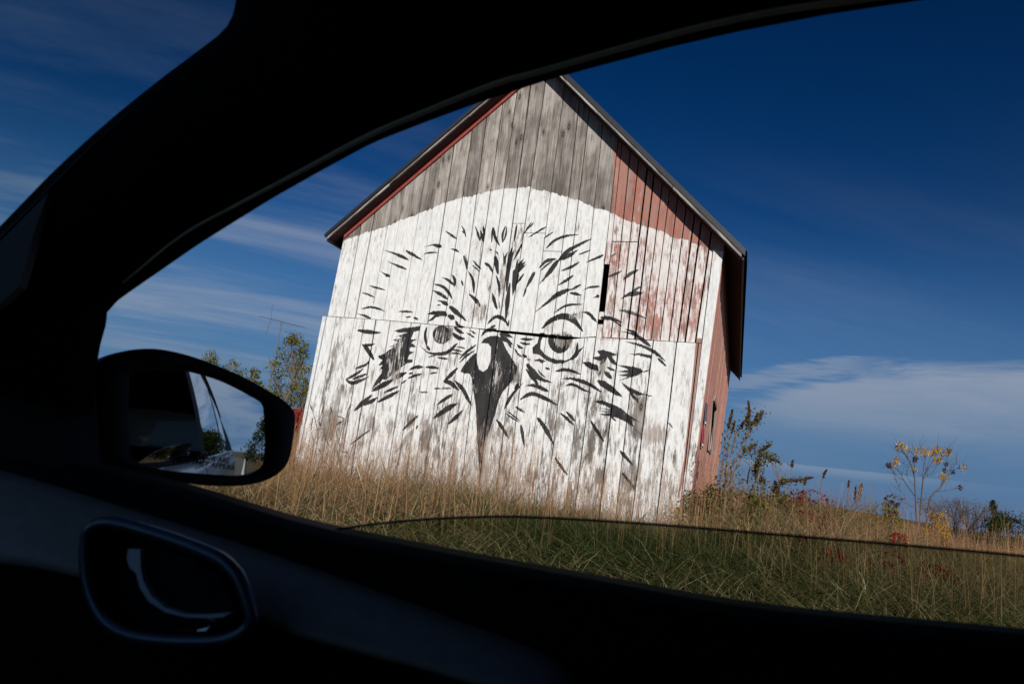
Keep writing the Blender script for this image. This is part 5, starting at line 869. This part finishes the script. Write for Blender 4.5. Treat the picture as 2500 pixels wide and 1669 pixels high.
mb = MB(); mb.loft([[cp(s, n_, z) for n_ in np.linspace(.43, -.98, 10)] for s, z in ((-.95, 1.0), (-.75, 1.0), (-.66, .97), (-.64, .6), (-.8, .3))]); mb.build('dashboard', M_rub, car, True)
M_tyre = simple('tyre_rubber', (.02, .02, .02), .9); M_rim = simple('alloy_rim', (.45, .46, .48), .35, metal=.8)
for s in (-1.45, 1.55):
    for n_ in (.47, -1.01):
        mb = MB(); c0 = cp(s, n_, .31); ri = [[c0 + (CB * math.cos(a) + np.array([0, 0, math.sin(a)])) * r_ + CN * o_ for a in np.linspace(0, 2 * math.pi, 25)] for r_, o_ in ((.2, -.09), (.30, -.09), (.315, -.06), (.315, .06), (.30, .09), (.2, .09))]; mb.loft(ri); wh = mb.build('wheel', M_tyre, car, True)
        mb = MB(); mb.loft([[c0 + (CB * math.cos(a) + np.array([0, 0, math.sin(a)])) * r_ + CN * (o_ if n_ > 0 else -o_) for a in np.linspace(0, 2 * math.pi, 25)] for r_, o_ in ((.2, .085), (.19, .05), (.05, .07), (.001, .075))]); mb.build('rim', M_rim, wh, True)
# wing mirror
MP = lambda x, y: (220 + x / 3.408, 780 + y / 3.408)
mc = at_plane(*MP(1000, 870), CB * -.50, CB); din = (mc - CAM) / np.linalg.norm(mc - CAM)
ga, ge = math.radians(-7.0), math.radians(4.0); rout = (CB * math.cos(ga) + CN * math.sin(ga)) * math.cos(ge) + np.array([0, 0, math.sin(ge)])
mn = rout - din; mn /= np.linalg.norm(mn); RM = 1.25
wm = empty('wing_mirror', mc); wm.parent = car; wm.location = (mc - np.array(car.location)).tolist()
def mp(x, y, d=0.0): return at_plane(*MP(x, y), mc, mn) + mn * d
OUT = catmull([(30, 420), (120, 320), (300, 258), (440, 238), (560, 236), (700, 256), (880, 305), (1080, 380), (1290, 470), (1480, 575), (1620, 660), (1700, 735), (1727, 800), (1722, 900), (1700, 1060), (1672, 1180), (1600, 1275), (1480, 1345), (1330, 1382), (1150, 1390), (960, 1382), (780, 1358), (600, 1318), (430, 1285), (260, 1250), (80, 1180), (10, 1000), (0, 700), (30, 420)], 3)
INN = catmull([(335, 480), (420, 420), (600, 402), (800, 420), (945, 455), (1100, 505), (1250, 575), (1370, 640), (1440, 680), (1470, 720), (1478, 800), (1490, 1000), (1484, 1150), (1470, 1220), (1400, 1268), (1265, 1300), (1000, 1288), (700, 1262), (500, 1225), (380, 1170), (335, 1080), (322, 780), (335, 480)], 4)
n_r = 90; o3 = resample(OUT, n_r); i3 = resample(INN, n_r)
# start both loops at the same angle
def roll_to(a): k_ = int(np.argmin(a[:-1, 0] + a[:-1, 1])); b_ = np.roll(a[:-1], -k_, 0); return np.vstack([b_, b_[:1]])
o3, i3 = roll_to(o3), roll_to(i3)
oc = o3[:-1].mean(0)
def rail(A, d, sc=1.0): return np.array([mp(*(oc + (q - oc) * sc), d) for q in A])
mb = MB(); mb.loft([rail(i3, -.012), rail(i3, -.002), rail(i3 * .6 + o3 * .4, .004), rail(o3, -.002, .985), rail(o3, -.010), rail(o3, -.03, 1.0), rail(o3, -.06, .93), rail(o3, -.085, .72), rail(o3, -.095, .4), rail(o3, -.097, .02)]); mb.build('mirror_housing', simple('black_mirror_shell', (.004, .0042, .005), .6, var=.1, spec=.15), wm, True)
# convex glass
ic = i3[:-1].mean(0); V = []; F = []; NR_ = 14
def cvx(q): p_ = mp(*q); r2_ = np.linalg.norm(p_ - mc) ** 2; return p_ + mn * (-.004 - r2_ / (2 * RM))
V.append(cvx(ic))
for k_ in range(1, NR_ + 1):
    for q in i3[:-1]: V.append(cvx(ic + (q - ic) * (k_ / NR_) * 1.03))
m_ = n_r - 1
for j in range(m_): F.append((0, 1 + j, 1 + (j + 1) % m_))
for k_ in range(NR_ - 1):
    for j in range(m_): a = 1 + k_ * m_ + j; b_ = 1 + k_ * m_ + (j + 1) % m_; F.append((a, a + m_, b_ + m_, b_))
mg = mk('mirror_glass', V, F, M_mir, wm, True)
# etched warning on the mirror glass
txd = bpy.data.curves.new('mirror_lettering', 'FONT'); txd.body = 'OBJECTS IN MIRROR ARE\nCLOSER THAN THEY APPEAR'; txd.align_x = 'CENTER'; txd.size = .0076; txd.space_line = .85; txd.extrude = 0.0001; txd.resolution_u = 3
tmp = bpy.data.objects.new('lettering_source', txd); COL.objects.link(tmp); bpy.context.view_layer.update()
tme = bpy.data.meshes.new_from_object(tmp.evaluated_get(bpy.context.evaluated_depsgraph_get())); bpy.data.objects.remove(tmp); tme.name = 'mirror_lettering'
to = bpy.data.objects.new('mirror_lettering', tme); COL.objects.link(to); to.parent = wm; tme.materials.clear(); tme.materials.append(simple('etched_lettering', (.012, .012, .013), .8, spec=.1)); to['kind'] = 'stuff'
tpos = mp(842, 1142, 0.0); ax = mp(1160, 1186, 0) - mp(900, 1142, 0); ax -= mn * (ax @ mn); ax /= np.linalg.norm(ax); ay = np.cross(mn, ax)
for v in tme.vertices:
    q = tpos - mc + ax * v.co.x + ay * v.co.y; v.co = Vector((q + mn * (-.0035 - (q @ q) / (2 * RM))).tolist())
tme.update()
mb = MB(); mb.loft([[cp(-.62, .44, 1.045), cp(-.55, .44, 1.045)], [cp(-.60, .56, 1.07), cp(-.55, .56, 1.07)]]); mb.build('mirror_arm', M_rub, wm)
